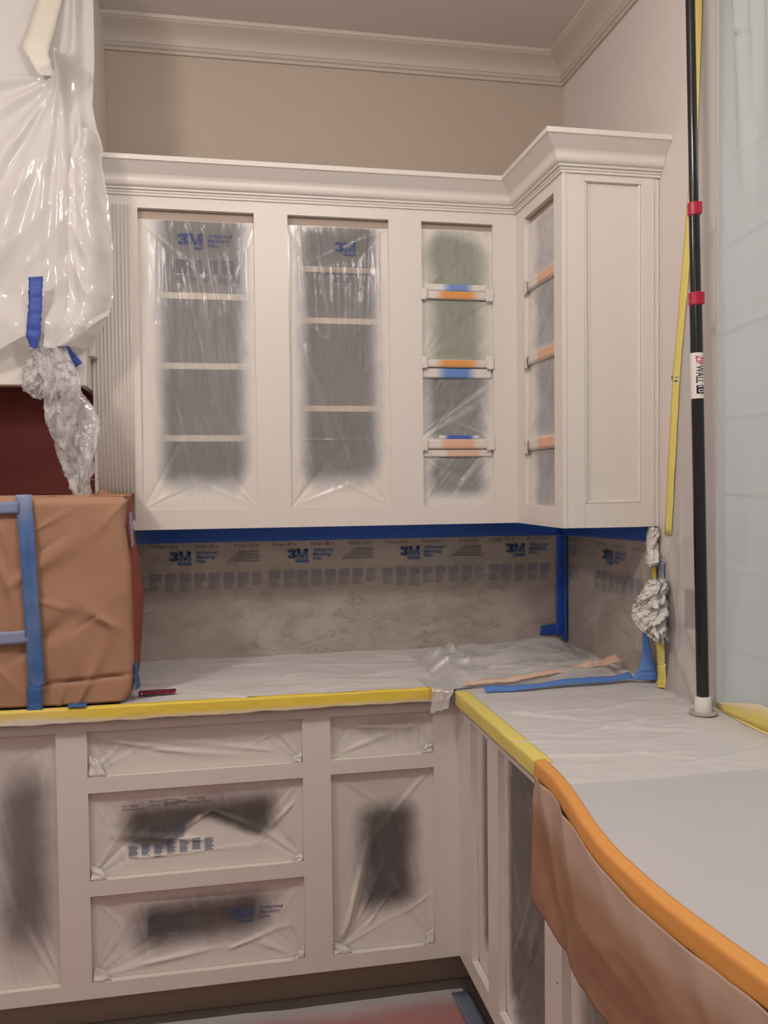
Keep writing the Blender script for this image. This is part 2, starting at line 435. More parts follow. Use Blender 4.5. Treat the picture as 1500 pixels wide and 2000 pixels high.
struct(sweep('trim_2', wp, [lambda o: (-o, -o), lambda o: (-o, -1.03)], M['trim']))

# ------------------------------------------------------------------ upper cabinets
def face_member(parent, kind, a0, a1, z0, z1, plane, th=0.02, side='y', mat=None):
    mat = mat or M['paint']
    if side == 'y': return box(kind, (a0, plane, z0), (a1, plane+th, z1), mat, parent)
    return box(kind, (plane, a0, z0), (plane+th, a1, z1), mat, parent)

upper = thing('wall_cabinet', 'long white wall cabinet with three masked openings and fluted left pilaster', 'cabinet', (-1.0, UY, UZ0))
XL = -1.690
opens = {'a': (-1.547, -1.188), 'b': (-1.081, -0.749), 'c': (-0.639, -0.392)}
face_member(upper, 'rail', XL, UX, OZ1, UZ1+0.04, UY)
face_member(upper, 'rail', XL, UX, UZ0, OZ0, UY)
for s0, s1 in ((XL, -1.547), (-1.188, -1.081), (-0.749, -0.639), (-0.392, UX)):
    face_member(upper, 'stile', s0, s1, OZ0, OZ1, UY)
# fluted pilaster: ten reeds
pil = box('pilaster', (-1.682, UY-0.0015, 1.430), (-1.562, UY, 2.412), M['paint'], upper)
bmr = bmesh.new()
seg = 8
rw, rh = 0.0080, 0.0055
vv = []
for z in (1.433, 2.408):
    vv.append([bmr.verts.new((rw/2*math.cos(math.pi*k/seg), -rh*math.sin(math.pi*k/seg)**.5, z-1.43)) for k in range(seg+1)])
for k in range(seg): bmr.faces.new((vv[0][k], vv[0][k+1], vv[1][k+1], vv[1][k]))
bmr.faces.new(vv[0][::-1]); bmr.faces.new(vv[1])
bmesh.ops.recalc_face_normals(bmr, faces=bmr.faces)
reed_me = bpy.data.meshes.new('reed'); bmr.to_mesh(reed_me); bmr.free(); reed_me.materials.append(M['paint'])
for p in reed_me.polygons: p.use_smooth = len(p.vertices) == 4
for k in range(10):
    o = bpy.data.objects.new('reed', reed_me); col.objects.link(o)
    o.parent = pil; o.matrix_parent_inverse = pil.matrix_basis.inverted(); o.matrix_parent_inverse = Matrix.Translation(pil.location).inverted() if True else None
    o.location = (-1.6738+0.0113*k, UY-0.0012, 1.43)
# carcass
for nm, lo, hi, mt in (
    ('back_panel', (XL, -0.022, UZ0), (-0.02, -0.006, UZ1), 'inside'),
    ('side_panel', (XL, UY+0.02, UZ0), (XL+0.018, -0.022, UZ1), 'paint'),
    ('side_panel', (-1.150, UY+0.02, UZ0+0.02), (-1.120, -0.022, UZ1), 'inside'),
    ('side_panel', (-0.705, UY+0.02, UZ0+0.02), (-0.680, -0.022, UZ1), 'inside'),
    ('bottom_panel', (XL+0.018, UY+0.02, UZ0+0.004), (UX, -0.022, UZ0+0.022), 'paint'),
    ('top_panel', (XL, UY+0.02, UZ1), (UX, -0.022, UZ1+0.018), 'paint')):
    box(nm, lo, hi, M[mt], upper)
def shelf(x0, x1, z, th, mat):
    sh = box('shelf', (x0, UY+0.062, z-th), (x1, -0.024, z), M['inside'], upper)  # body coloured dark for its shaded underside; only the front edge stays pale
    eb = box('edge_band', (x0, UY+0.058, z-th), (x1, UY+0.062, z), M[mat]); eb.parent = sh
    eb.matrix_parent_inverse = Matrix.Translation(sh.location).inverted(); 
for z in (2.157, 1.932, 1.699): shelf(-1.67, -1.151, z, 0.020, 'shelf')
for z in (2.257, 2.088, 1.797): shelf(-1.119, -0.706, z, 0.019, 'shelf_maple')
for a0_, a1_ in opens.values(): box('jamb_strip', (a0_, UY+0.0205, OZ1-0.030), (a1_, UY+0.027, OZ1+0.004), M['jamb'], upper)
CB = ((2.150, 2.177), (1.923, 1.949), (1.650, 1.683))
for z0, z1 in CB: box('crossbar', (-0.639, UY+0.004, z0), (-0.392, UY+0.020, z1), M['paint'], upper, 0.0015, 1)

ret = thing('wall_cabinet', 'short white return wall cabinet with recessed end panel beside the right wall', 'cabinet', (-0.15, UE, UZ0))
DY0, DY1 = -0.410, -0.664
face_member(ret, 'rail', UE+0.02, UY, OZ1, UZ1+0.04, UX, side='x')
face_member(ret, 'rail', UE+0.02, UY, UZ0, OZ0, UX, side='x')
face_member(ret, 'stile', DY0, UY, OZ0, OZ1, UX, side='x')
face_member(ret, 'stile', UE+0.02, DY1, OZ0, OZ1, UX, side='x')
box('jamb_strip', (UX+0.0205, DY1, OZ1-0.045), (UX+0.027, DY0, OZ1+0.004), M['jamb'], ret)
CBD = ((2.162, 2.198), (1.920, 1.958), (1.640, 1.680))
for z0, z1 in CBD: box('crossbar', (UX+0.004, DY1, z0), (UX+0.020, DY0, z1), M['paint'], ret, 0.0015, 1)
# end panel, facing the camera
box('end_stile', (UX, UE, UZ0), (-0.240, UE+0.02, UZ1+0.04), M['paint'], ret, 0.0015, 2)
box('end_stile', (-0.060, UE, UZ0), (-0.0165, UE+0.02, UZ1+0.04), M['paint'], ret, 0.0015, 2)
box('corner_bead', (UX-0.0005, UE-0.0025, UZ0), (UX+0.012, UE, UZ1+0.01), M['paint'], ret, 0.001, 1)
box('end_rail', (-0.240, UE, UZ0), (-0.060, UE+0.02, 1.470), M['paint'], ret)
box('end_rail', (-0.240, UE, 2.420), (-0.060, UE+0.02, UZ1+0.04), M['paint'], ret)
box('scribe_strip', (-0.0150, UE+0.002, UZ0), (-0.001, UE+0.02, UZ1+0.04), M['paint'], ret, 0.001, 1)
box('end_panel', (-0.240, UE+0.012, 1.470), (-0.060, UE+0.018, 2.420), M['paint'], ret)
def bead(lo, hi): box('panel_bead', lo, hi, M['paint'], ret, 0.003, 3)
bead((-0.240, UE+0.0015, 1.470), (-0.232, UE+0.013, 2.42)); bead((-0.068, UE+0.0015, 1.470), (-0.060, UE+0.013, 2.42))
bead((-0.232, UE+0.0015, 1.470), (-0.068, UE+0.013, 1.478))
for nm, lo, hi, mt in (
    ('back_panel', (-0.020, UE+0.02, UZ0), (-0.006, UY, UZ1), 'inside'),
    ('bottom_panel', (UX+0.02, UE+0.02, UZ0+0.004), (-0.020, UY, UZ0+0.022), 'paint'),
    ('top_panel', (UX+0.02, UE+0.02, UZ1), (-0.020, UY, UZ1+0.018), 'paint')):
    box(nm, lo, hi, M[mt], ret)

# crown on the cabinets
K0 = 2.440
cp = [(0, K0), (0.006, K0), (0.006, K0+0.006), (0.010, K0+0.008), (0.010, K0+0.015), (0.017, K0+0.015), (0.017, K0+0.021), (0.020, K0+0.022)]
for k in range(1, 9):
    a = k/8.0*math.pi/2
    cp.append((0.020+0.012*math.sin(a), K0+0.022+0.018*(1-math.cos(a))))
cp += [(0.0325, K0+0.045), (0.0345, K0+0.050), (0.038, K0+0.055), (0.070, K0+0.0825), (0.0745, K0+0.084), (0.076, K0+0.085), (0.076, K0+0.0985), (0.074, K0+0.100), (0, K0+0.100)]
tag(sweep('crown_molding', cp, [lambda o: (-1.664, UY-o), lambda o: (UX-o, UY-o), lambda o: (UX-o, UE-o), lambda o: (-0.001, UE-o)], M['paint']),
    'white stepped crown molding running round the top of the wall cabinets', 'molding')

# ------------------------------------------------------------------ base cabinets
base = thing('base_cabinet', 'white base cabinet under the back counter with masked drawer and door openings', 'cabinet', (-1.4, BY, FL))
BL = LEFT
face_member(base, 'rail', BL, BX, 0.842, BZ1, BY); face_member(base, 'rail', BL, BX, BZ0, 0.116, BY)
for s0, s1 in ((BL, -2.16), (-1.775, -1.691), (-1.081, -0.997), (-0.680, BX)): face_member(base, 'stile', s0, s1, 0.116, 0.842, BY)
for z0, z1 in ((0.665, 0.710), (0.3675, 0.412)): face_member(base, 'rail', -1.691, -1.081, z0, z1, BY)
face_member(base, 'rail', -0.997, -0.680, 0.668, 0.710, BY)
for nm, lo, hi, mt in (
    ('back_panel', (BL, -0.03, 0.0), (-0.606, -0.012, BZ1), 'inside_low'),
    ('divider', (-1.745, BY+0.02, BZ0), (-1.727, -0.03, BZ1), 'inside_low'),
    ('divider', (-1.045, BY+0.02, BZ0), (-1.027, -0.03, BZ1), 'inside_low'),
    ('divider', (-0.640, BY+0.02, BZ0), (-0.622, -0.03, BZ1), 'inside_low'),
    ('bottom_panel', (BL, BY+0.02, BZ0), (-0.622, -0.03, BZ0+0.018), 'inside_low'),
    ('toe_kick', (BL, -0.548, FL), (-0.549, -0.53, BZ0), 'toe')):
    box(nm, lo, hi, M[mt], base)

pen = thing('base_cabinet', 'white peninsula base cabinet under the right counter with tall masked openings', 'cabinet', (-0.3, -1.6, FL))
PY1 = -2.45
face_member(pen, 'rail', PY1, BY, 0.835, BZ1, BX, side='x'); face_member(pen, 'rail', PY1, BY, BZ0, 0.127, BX, side='x')
PO = ((-0.735, -0.895), (-0.985, -1.315), (-1.415, -1.75), (-1.85, -2.2))
ed = BY
for a, b in PO: face_member(pen, 'stile', a, ed, 0.127, 0.835, BX, side='x'); ed = b
face_member(pen, 'stile', PY1, ed, 0.127, 0.835, BX, side='x')
for nm, lo, hi, mt in (
    ('back_panel', (-0.03, PY1, FL), (-0.012, -0.605, BZ1), 'inside_low'),
    ('divider', (BX+0.02, -0.95, BZ0), (-0.03, -0.93, BZ1), 'inside_low'),
    ('divider', (BX+0.02, -1.375, BZ0), (-0.03, -1.357, BZ1), 'inside_low'),
    ('divider', (BX+0.02, PY1, FL), (-0.03, PY1+0.018, BZ1), 'paint'),
    ('bottom_panel', (BX+0.02, PY1, BZ0), (-0.03, BY, BZ0+0.018), 'inside_low'),
    ('toe_kick', (-0.548, PY1, FL), (-0.53, -0.549, BZ0), 'toe')):
    box(nm, lo, hi, M[mt], pen)
for y, z in ((-0.655, 0.815), (-0.69, 0.80), (-0.70, 0.20), (-1.39, 0.44)):
    b_ = lathe('screw_hole', [(0.0028, 0), (0.0028, 0.0006)], (BX+0.0002, y, z), (BX-1, y, z), M['nailhole'], pen, 10)

# ------------------------------------------------------------------ counter, backsplash
def edge_x(y):
    y = np.asarray(y, float)
    return -CW-0.056*sstep(-1.38, -1.85, y)+0.045*sstep(-1.9, -2.4, y)
ys = [-CW]+list(np.linspace(-1.0, -2.6, 18))
poly = [(LEFT, 0.0), (LEFT, -CW)]+[(float(edge_x(y)), y) for y in ys]+[(0.36, -2.6), (0.36, -1.035), (0.0, -1.035), (0.0, 0.0)]
n = len(poly)
raw_c = raw('countertop', [(x, y, BZ1+0.001) for x, y in poly]+[(x, y, CT) for x, y in poly],
            [tuple(range(n))[::-1], tuple(range(n, 2*n))]+[(k, (k+1) % n, n+(k+1) % n, n+k) for k in range(n)], M['counter'])
tag(raw_c, 'L-shaped stone countertop lying under the plastic sheets', 'countertop')
tag(box('backsplash', (-1.70, -0.010, CT), (-0.001, -0.0005, UZ0), M['stone']), 'brown veined stone backsplash slab on the back wall', 'backsplash')
tag(box('backsplash', (-0.010, -0.705, CT), (-0.0005, -0.0105, UZ0), M['stone']), 'brown stone backsplash slab on the right wall', 'backsplash')
tag(box('wall_panel', (LEFT, -0.020, CT), (-1.702, -0.001, 1.90), M['steel_reflect']), 'steel panel with painted red floor reflection behind the paper-wrapped box', 'panel')

# ------------------------------------------------------------------ range hood
hood = thing('range_hood', 'cream boxed range hood rising to the ceiling behind plastic drape', 'range hood', (-2.1, -0.3, 1.83))
HX = -1.694
box('chase', (LEFT, -0.400, 1.93), (HX+0.022, -0.001, CEIL-0.001), M['paint'], hood, 0.003, 2)
box('lower_band', (LEFT, -0.445, 1.835), (HX+0.002, -0.400, 1.955), M['paint'], hood, 0.004, 2)
box('lower_band', (HX-0.018, -0.400, 1.835), (HX+0.002, -0.030, 1.93), M['paint'], hood)
box('liner', (LEFT, -0.400, 1.862), (HX-0.018, -0.030, 1.868), M['chrome'], hood)

# ------------------------------------------------------------------ masking films
def film(name, label, plane, a0, a1, z0, z1, mat, clear, soft, seed, side='y', depth=(0.018, 0.016), sag=0.012, creases=(), wr=0.0016, pmin=0.0, pmax=1.0, top_gap=0.0, res=0.0042, cat='masking film', group=None, edgewob=0.003, stretch=(1, 1), streaks=0, veil=.22, slant=.25, blot=.10):
    """film taped inside an opening. a runs left to right as seen from the front.
    clear = (u0, u1, [(u, v_low)...], [(u, v_high)...]) the patch the paint gun did not reach"""
    W = abs(a1-a0); H = z1-z0-top_gap
    nu = max(12, int(W/res)); nv = max(12, int(H/res))
    u, v = np.meshgrid(np.linspace(0, 1, nu), np.linspace(0, 1, nv)); S = u*W; T = v*H
    r = np.random.RandomState(seed)
    e = np.minimum(np.minimum(S, W-S), np.minimum(T, H-T))
    ins = sstep(0, 0.05, e)
    dep = depth[0]+(depth[1]-depth[0])*v
    o = -dep - sag*sstep(0, 0.12, e)
    w = 0
    for k in range(9):
        cx, cy = [(0, 0), (W, 0), (0, H), (W, H)][k % 4 if k > 5 else k % 2]
        ang = math.radians(r.uniform(20, 75)); L = r.uniform(.25, .7)*min(max(W, H), .45)
        dx = math.cos(ang)*(1 if cx == 0 else -1); dy = math.sin(ang)*(1 if cy == 0 else -1)
        w = w+crease(S, T, cx, cy, cx+dx*L, cy+dy*L, r.uniform(.004, .010), r.uniform(.002, .0055)*(1 if r.rand() > .4 else -1))
    for c in creases: w = w+crease(S, T, *c)
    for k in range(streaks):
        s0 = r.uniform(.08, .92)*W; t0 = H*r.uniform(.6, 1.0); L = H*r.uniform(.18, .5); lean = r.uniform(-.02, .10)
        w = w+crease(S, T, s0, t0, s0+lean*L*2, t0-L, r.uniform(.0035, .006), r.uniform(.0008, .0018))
    w = w+wr*fbm(S*28*stretch[0]+seed, T*28*stretch[1], seed, 4)+wr*0.8*ridged(S*40*stretch[0]+seed*1.7, T*16*stretch[1], seed+3, 3)
    o = o+w*(0.25+0.75*ins)
    jit = edgewob*fbm(T*22, S*0+seed, seed+9); 
    A = S+np.where(u < .5, 1, -1)*0*jit
    tj = edgewob*fbm(S*20, S*0+seed*.37, seed+5)
    Z = z0+T+tj*v**6*(1 if top_gap > 0 else 0)
    # overspray, then crease highlights painted into the same mask
    u0, u1, lo, hi = clear
    un = u+0.012*fbm(S*30, T*30, seed+2); vn_ = v
    lov = np.interp(un, [p[0] for p in lo], [p[1] for p in lo]); hiv = np.interp(un, [p[0] for p in hi], [p[1] for p in hi])
    db = np.maximum(lov-vn_, 0)*H/soft[1]; dt = np.maximum(vn_-hiv, 0)*H/soft[2]
    ds = np.maximum(np.maximum(u0-un, un-u1), 0)*W/soft[0]
    d = np.sqrt(np.maximum(db, dt)**2+ds**2)+blot*fbm(S*18, T*18, seed+4, 3)
    spray_glint = pmin+(pmax-pmin)*sstep(0, 1, d)
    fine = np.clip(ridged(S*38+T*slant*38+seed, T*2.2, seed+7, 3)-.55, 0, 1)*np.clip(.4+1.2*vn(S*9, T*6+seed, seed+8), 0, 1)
    spray_glint = np.clip(spray_glint+veil*fine*1.3+.5*veil*np.clip(w/.004, 0, 1), 0, pmax)  # whitens creases and wrinkles as light catching them, put into the colour
    if side == 'y': X = a0+S; Y = plane-o; 
    else: X = plane-o; Y = a0-S
    ob = grid(name, X, Y, Z, mat, None, spray_glint)
    tag(ob, label, cat, group)
    # lookup of the surface for prints
    def at(s, t, off=0.0008):
        i = min(nv-1, max(0, int(round(t/H*(nv-1))))); j = min(nu-1, max(0, int(round(s/W*(nu-1)))))
        oo = float(o[i, j])+off
        return (a0+s, plane-oo, z0+t) if side == 'y' else (plane-oo, a0-s, z0+t)
    return ob, at, W, H

rnd = random.Random(3)
def glyph3m(F, x, y, h):
    """heavy numeral three run together with a heavy block M, 2.2 h wide"""
    def bar(pts, w):
        for (ax, ay), (bx_, by_) in zip(pts[:-1], pts[1:]):
            dx, dy = bx_-ax, by_-ay; L = math.hypot(dx, dy) or 1; nx, ny = -dy/L*w/2, dx/L*w/2; ex, ey = dx/L*w*.12, dy/L*w*.12
            F.add([(ax+nx-ex, ay+ny-ey), (bx_+nx+ex, by_+ny+ey), (bx_-nx+ex, by_-ny+ey), (ax-nx-ex, ay-ny-ey)], [(0, 1, 2, 3)], 0, 0)
    w = .27*h
    up_ = [(x+.50*h-.36*h*math.cos(a)*1.0, y+.74*h+.125*h*math.sin(a)) for a in [math.pi*.0+math.pi*1.45*k/10 for k in range(11)]]
    lo_ = [(x+.50*h-.36*h*math.cos(a), y+.265*h-.13*h*math.sin(a)) for a in [math.pi*1.45*k/10 for k in range(11)]]
    bar(up_, w); bar(lo_, w); bar([(x+.36*h, y+.5*h), (x+.70*h, y+.5*h)], w*.75)
    m0 = x+1.0*h; W_ = 1.2*h
    F.rect(m0, y, .30*h, h); F.rect(m0+W_-.30*h, y, .30*h, h)
    F.add([(m0, y+h), (m0+.36*h, y+h), (m0+W_/2+.10*h, y+.05*h), (m0+W_/2-.10*h, y+.05*h)], [(0, 1, 2, 3)], 0, 0)
    F.add([(m0+W_-.36*h, y+h), (m0+W_, y+h), (m0+W_/2+.10*h, y+.05*h), (m0+W_/2-.10*h, y+.05*h)], [(0, 1, 2, 3)], 0, 0)
def logo(F, x, y, h, lettering=True):
    """the printed maker's mark of the film: heavy numeral and letter over a bar, italic words beside it"""
    glyph3m(F, x, y, h)
    F.rect(x+h*0.95, y-h*0.34, h*1.25, h*0.16)
    F.rect(x+h*0.72, y-h*0.16, h*1.48, h*0.05)
    if lettering:
        for k, wd in enumerate(('Advanced', 'Masking', 'Film')):
            F.text(wd, x+h*2.65, y+h*(0.70-0.42*k), h*0.34, bold=0.025, shear=0.25, width=h*(2.15, 1.9, 0.95)[k])

# upper left
W_ = 0.359
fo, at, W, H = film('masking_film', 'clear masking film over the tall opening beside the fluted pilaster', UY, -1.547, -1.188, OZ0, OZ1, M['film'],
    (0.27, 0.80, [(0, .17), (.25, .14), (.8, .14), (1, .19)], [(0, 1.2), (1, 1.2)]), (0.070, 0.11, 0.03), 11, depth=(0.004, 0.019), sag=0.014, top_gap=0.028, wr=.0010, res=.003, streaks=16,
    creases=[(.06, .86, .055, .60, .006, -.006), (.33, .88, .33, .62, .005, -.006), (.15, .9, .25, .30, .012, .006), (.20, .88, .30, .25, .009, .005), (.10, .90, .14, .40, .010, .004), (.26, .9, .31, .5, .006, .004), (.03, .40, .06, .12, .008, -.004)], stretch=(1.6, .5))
F = Flat(); logo(F, .118, H-.075, .036); F.build('logo_print', lambda s, t: at(s, t, .0008), M['print_film'], fo)
F = Flat()
for k in range(4): F.lines(.105+.05*k, H-.165, .042, .045, 7, rnd, .75, .1)
for k in range(5): F.lines(.11+.045*k, H-.195, .035, .025, 5, rnd, .6, .4)
F.build('text_print', lambda s, t: at(s, t, .0008), M['print_film_faint'], fo)
# upper middle
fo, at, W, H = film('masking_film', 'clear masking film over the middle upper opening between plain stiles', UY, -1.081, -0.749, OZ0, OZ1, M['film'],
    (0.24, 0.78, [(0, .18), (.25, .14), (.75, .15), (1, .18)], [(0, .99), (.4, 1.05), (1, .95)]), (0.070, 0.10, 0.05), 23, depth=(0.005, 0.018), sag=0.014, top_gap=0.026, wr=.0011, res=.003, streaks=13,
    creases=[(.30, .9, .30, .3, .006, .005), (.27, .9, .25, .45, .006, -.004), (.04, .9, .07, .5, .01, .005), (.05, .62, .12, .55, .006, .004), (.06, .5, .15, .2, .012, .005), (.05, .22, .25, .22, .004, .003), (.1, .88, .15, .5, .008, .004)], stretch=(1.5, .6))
F = Flat(); logo(F, .155, H-.080, .032, False); F.build('logo_print', lambda s, t: at(s, t, .0008), M['print_film'], fo)
F = Flat()
for k in range(4): F.lines(.10+.045*k, H-.155, .04, .03, 6, rnd, .8, .1)
for k in range(2): F.lines(.15+.045*k, H-.18, .035, .02, 4, rnd, .5, .4)
F.build('text_print', lambda s, t: at(s, t, .0008), M['print_film_faint'], fo)

# upper right opening: four panes between crossbars
full = ([(0, .0), (1, .0)], [(0, 1.), (1, 1.)])
cz = ((2.177, OZ1), (1.949, 2.150), (1.683, 1.923), (OZ0, 1.650))
cl = ('green masking paper in the top pane of the narrow upper opening', 'green masking paper in the second pane of the narrow upper opening',
      'creased clear film in the third pane of the narrow upper opening', 'clear film in the bottom pane of the narrow upper opening')
cm = ('green', 'green', 'film', 'film')
ccl = ((.28, .70, [(0, .0), (.3, .06), (.7, .08), (1, .1)], [(0, .62), (.3, .80), (.6, .75), (1, .6)]),
       (.30, .68, [(0, .1), (1, .1)], [(0, 1.0), (1, 1.0)]),
       (.22, .76, [(0, .15), (.5, .05), (1, .1)], [(0, .95), (1, .95)]),
       (.26, .74, [(0, .3), (.3, .35), (.8, .35), (1, .4)], [(0, .9), (1, .9)]))
ccr = ([], [], [(0, .02, .22, .17, .008, .008), (.02, .03, .24, .20, .006, -.006), (0, 0, .2, .12, .01, .006), (.24, .2, .1, .22, .008, .004)], [(.22, .18, .12, .05, .008, .005), (.02, .15, .1, .1, .006, .004)])
for k in range(4):
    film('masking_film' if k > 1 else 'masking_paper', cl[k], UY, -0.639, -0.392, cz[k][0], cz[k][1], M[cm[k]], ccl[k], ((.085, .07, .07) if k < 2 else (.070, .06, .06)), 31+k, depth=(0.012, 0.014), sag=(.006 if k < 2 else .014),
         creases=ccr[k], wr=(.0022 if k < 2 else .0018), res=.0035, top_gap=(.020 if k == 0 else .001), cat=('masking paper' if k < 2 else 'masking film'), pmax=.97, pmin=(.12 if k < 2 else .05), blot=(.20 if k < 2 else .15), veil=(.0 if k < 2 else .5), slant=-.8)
# return opening
dz = ((2.198, OZ1), (1.958, 2.162), (1.680, 1.920), (OZ0, 1.640))
dl_ = ('bluish film in the top pane of the return cabinet door', 'clear film in the second pane of the return cabinet door',
       'creased film in the third pane of the return cabinet door', 'clear film in the bottom pane of the return cabinet door')
for k in range(4):
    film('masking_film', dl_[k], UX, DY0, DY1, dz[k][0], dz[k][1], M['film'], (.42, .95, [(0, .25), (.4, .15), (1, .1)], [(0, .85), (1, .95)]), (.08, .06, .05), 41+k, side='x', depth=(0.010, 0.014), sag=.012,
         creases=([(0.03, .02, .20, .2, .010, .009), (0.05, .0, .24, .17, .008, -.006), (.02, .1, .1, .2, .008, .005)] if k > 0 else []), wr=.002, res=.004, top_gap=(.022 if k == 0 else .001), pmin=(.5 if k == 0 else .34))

def centre_spray(lo=.28, hi=.72, base_=0.02):
    return lambda t, w: np.clip(base_+sstep(lo, lo-.2, t)+sstep(hi, hi+.2, t), 0, 1)
ords = ('upper', 'middle', 'lower')
for k, (z0, z1) in enumerate(CB):
    tape('masking_tape', 'orange tape on the %s crossbar of the narrow upper opening' % ords[k], (-.637, UY+.0030, z0+.001), (-.394, UY+.0030, z0+.001), (0, 0, z1-z0-.002), M['orange' if k < 2 else 'peach'], centre_spray(.34, .66, .02 if k < 2 else .35), 50+k)
tape('masking_tape', 'blue tape above the upper crossbar of the narrow opening', (-.628, UY+.0105, 2.179), (-.405, UY+.0105, 2.179), (0, 0, .022), M['blue_bright'], centre_spray(.42, .62, .12), 54)
tape('masking_tape', 'blue tape below the middle crossbar of the narrow opening', (-.637, UY+.0095, 1.888), (-.396, UY+.0095, 1.888), (0, 0, .032), M['blue_bright'], centre_spray(.36, .62, .05), 55)
tape('masking_tape', 'dark blue tape just above the lower crossbar of the narrow opening', (-.58, UY+.011, 1.684), (-.44, UY+.011, 1.684), (0, 0, .012), M['blue_deep'], centre_spray(.25, .75, .05), 56)
tape('masking_tape', 'pale orange tape below the lower crossbar of the narrow opening', (-.635, UY+.0095, 1.624), (-.396, UY+.0095, 1.624), (0, 0, .024), M['peach'], centre_spray(.40, .75, .50), 57)
for k, (z0, z1) in enumerate(CBD):
    tape('masking_tape', 'sprayed orange tape on the %s crossbar of the return cabinet door' % ords[k], (UX+.0030, DY0-.002, z0+.002), (UX+.0030, DY1+.002, z0+.002), (0, 0, z1-z0-.004), M['peach'], centre_spray(.5, 1.1, .35), 60+k)
def tab(label, x, z, w, h, seed, side='y', pl=UY, out_=0.002):
    """little torn end of cream-sprayed tape folded over a crossbar end"""
    n_ = 9; u, v = np.meshgrid(np.linspace(0, 1, n_), np.linspace(0, 1, n_)); r = .0035*ridged(u*3+seed, v*3, seed, 2)
    jx = .10*fbm(v*5, u*2+seed, seed); jz = .10*fbm(u*5, v*2+seed, seed+1)
    A = x+(u+jx*(np.abs(u-.5)*2)**2)*w; Z = z+(v+jz*(np.abs(v-.5)*2)**2)*h; O = pl-out_-r
    o = grid('tape_tab', A, O, Z, M['cream_tape'], None, np.ones_like(u), True, .0006) if side == 'y' else grid('tape_tab', O, A, Z, M['cream_tape'], None, np.ones_like(u), True, .0006)
    tag(o, label, 'tape')
for k, (z0, z1) in enumerate(CB):
    tab('torn cream tape tab on left end of the %s narrow-opening crossbar' % ords[k], -.641, z0-.006, .018, .042, 5+k)
    tab('torn cream tape tab on right end of the %s narrow-opening crossbar' % ords[k], -.418, z0-.006, .028, .044, 15+k)
for k, (z0, z1) in enumerate(CBD):
    tab('crumpled cream tape tab on far end of the %s return crossbar' % ords[k], DY0-.028, z0-.012, .03, .046, 25+k, 'x', UX)

# base openings
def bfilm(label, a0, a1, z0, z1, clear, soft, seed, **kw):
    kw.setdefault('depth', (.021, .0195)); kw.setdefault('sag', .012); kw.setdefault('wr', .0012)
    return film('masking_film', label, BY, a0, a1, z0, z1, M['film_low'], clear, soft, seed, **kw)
bfilm('sprayed masking film over the far-left base door opening', -2.16, -1.775, .116, .842, (.72, .79, [(0, .28), (1, .28)], [(0, .70), (1, .74)]), (.11, .22, .16), 71, pmin=.16,
      creases=[(.36, .02, .25, .25, .012, .006), (.38, .05, .3, .3, .01, -.005), (.37, .7, .33, .5, .01, .004)])
bfilm('fully sprayed masking film over the wide top drawer opening', -1.691, -1.081, .710, .842, (.4, .6, [(0, .5), (1, .5)], [(0, .5), (1, .5)]), (.05, .05, .05), 72, pmin=.93,
      creases=[(.05, .1, .35, .03, .01, .006), (.5, .04, .2, .09, .01, .005), (.6, .11, .3, .1, .012, -.005), (.2, .06, .5, .02, .008, .005)])
fo, at, W, H = bfilm('masking film with painter print over the middle wide drawer opening', -1.691, -1.081, .412, .665,
      (.22, .80, [(0, .45), (.15, .40), (.27, .36), (.36, .33), (.42, .48), (.5, .66), (.56, .62), (.70, .46), (.78, .38), (.86, .45), (1, .5)], [(0, .6), (.3, .62), (.7, .64), (1, .68)]), (.085, .035, .085), 73,
      creases=[(.30, .085, .05, .12, .010, .007), (.33, .16, .20, .08, .008, .006), (.36, .16, .5, .09, .008, .006), (.57, .16, .45, .04, .010, .006), (.1, .045, .5, .055, .004, .005)])
F = Flat()
F.text('48 in/po', .165, H-.048, .0085); F.text('1,21 m', .165, H-.060, .0085)
F.text('Pre-Taped', .275, H-.047, .0085); F.text("Painter's Plastic", .275, H-.060, .0085); F.text('Blue', .246, H-.055, .011, bold=.02)
F.text('Pre-Taped', .09, H-.056, .0075); F.text("Painter's Plastic", .09, H-.067, .0075)
for (x, y, w, h) in ((.208, H-.060, .036, .0015), (.208, H-.043, .036, .0015), (.208, H-.060, .0015, .018), (.2425, H-.060, .0015, .018)): F.rect(x, y, w, h)
F.text('Scotch', .2115, H-.0555, .009, bold=.02, width=.030)
F.build('text_print', lambda s, t: at(s, t, .0008), M['print_grey'], fo)
F = Flat()
for k in range(7): F.lines(.105+.036*k, .045+.004*(k % 2)+.006*(k > 3), .027, .035, 9, rnd, .72, .35)
F.build('text_block_print', lambda s, t: at(s, t, .0008), M['print_film'], fo)
F = Flat()
for k in range(3): F.lines(.165+.036*k, .095, .028, .04, 6, rnd, .8, .1)
F.build('text_block_print', lambda s, t: at(s, t, .0008), M['print_film_faint'], fo)
fo, at, W, H = bfilm('masking film with blue logo over the bottom wide drawer opening', -1.691, -1.081, .116, .3675,
      (.30, .72, [(0, .42), (.3, .46), (.5, .50), (.7, .52), (1, .55)], [(0, .58), (.5, .64), (1, .68)]), (.12, .09, .085), 74,
      creases=[(.15, .03, .38, .055, .006, .007), (.40, .05, .57, .10, .007, .008), (.05, .01, .3, .05, .01, .006), (.15, .1, .15, .2, .006, .006), (.56, .01, .45, .08, .009, .006), (.1, .215, .5, .205, .004, -.005)])
F = Flat(); logo(F, .385, .128, .034, True); F.build('logo_print', lambda s, t: at(s, t, .0008), M['print_film'], fo)
F = Flat(); F.lines(.155, .10, .115, .06, 8, rnd, .55, .2); F.build('text_print', lambda s, t: at(s, t, .0008), M['print_film_faint'], fo)
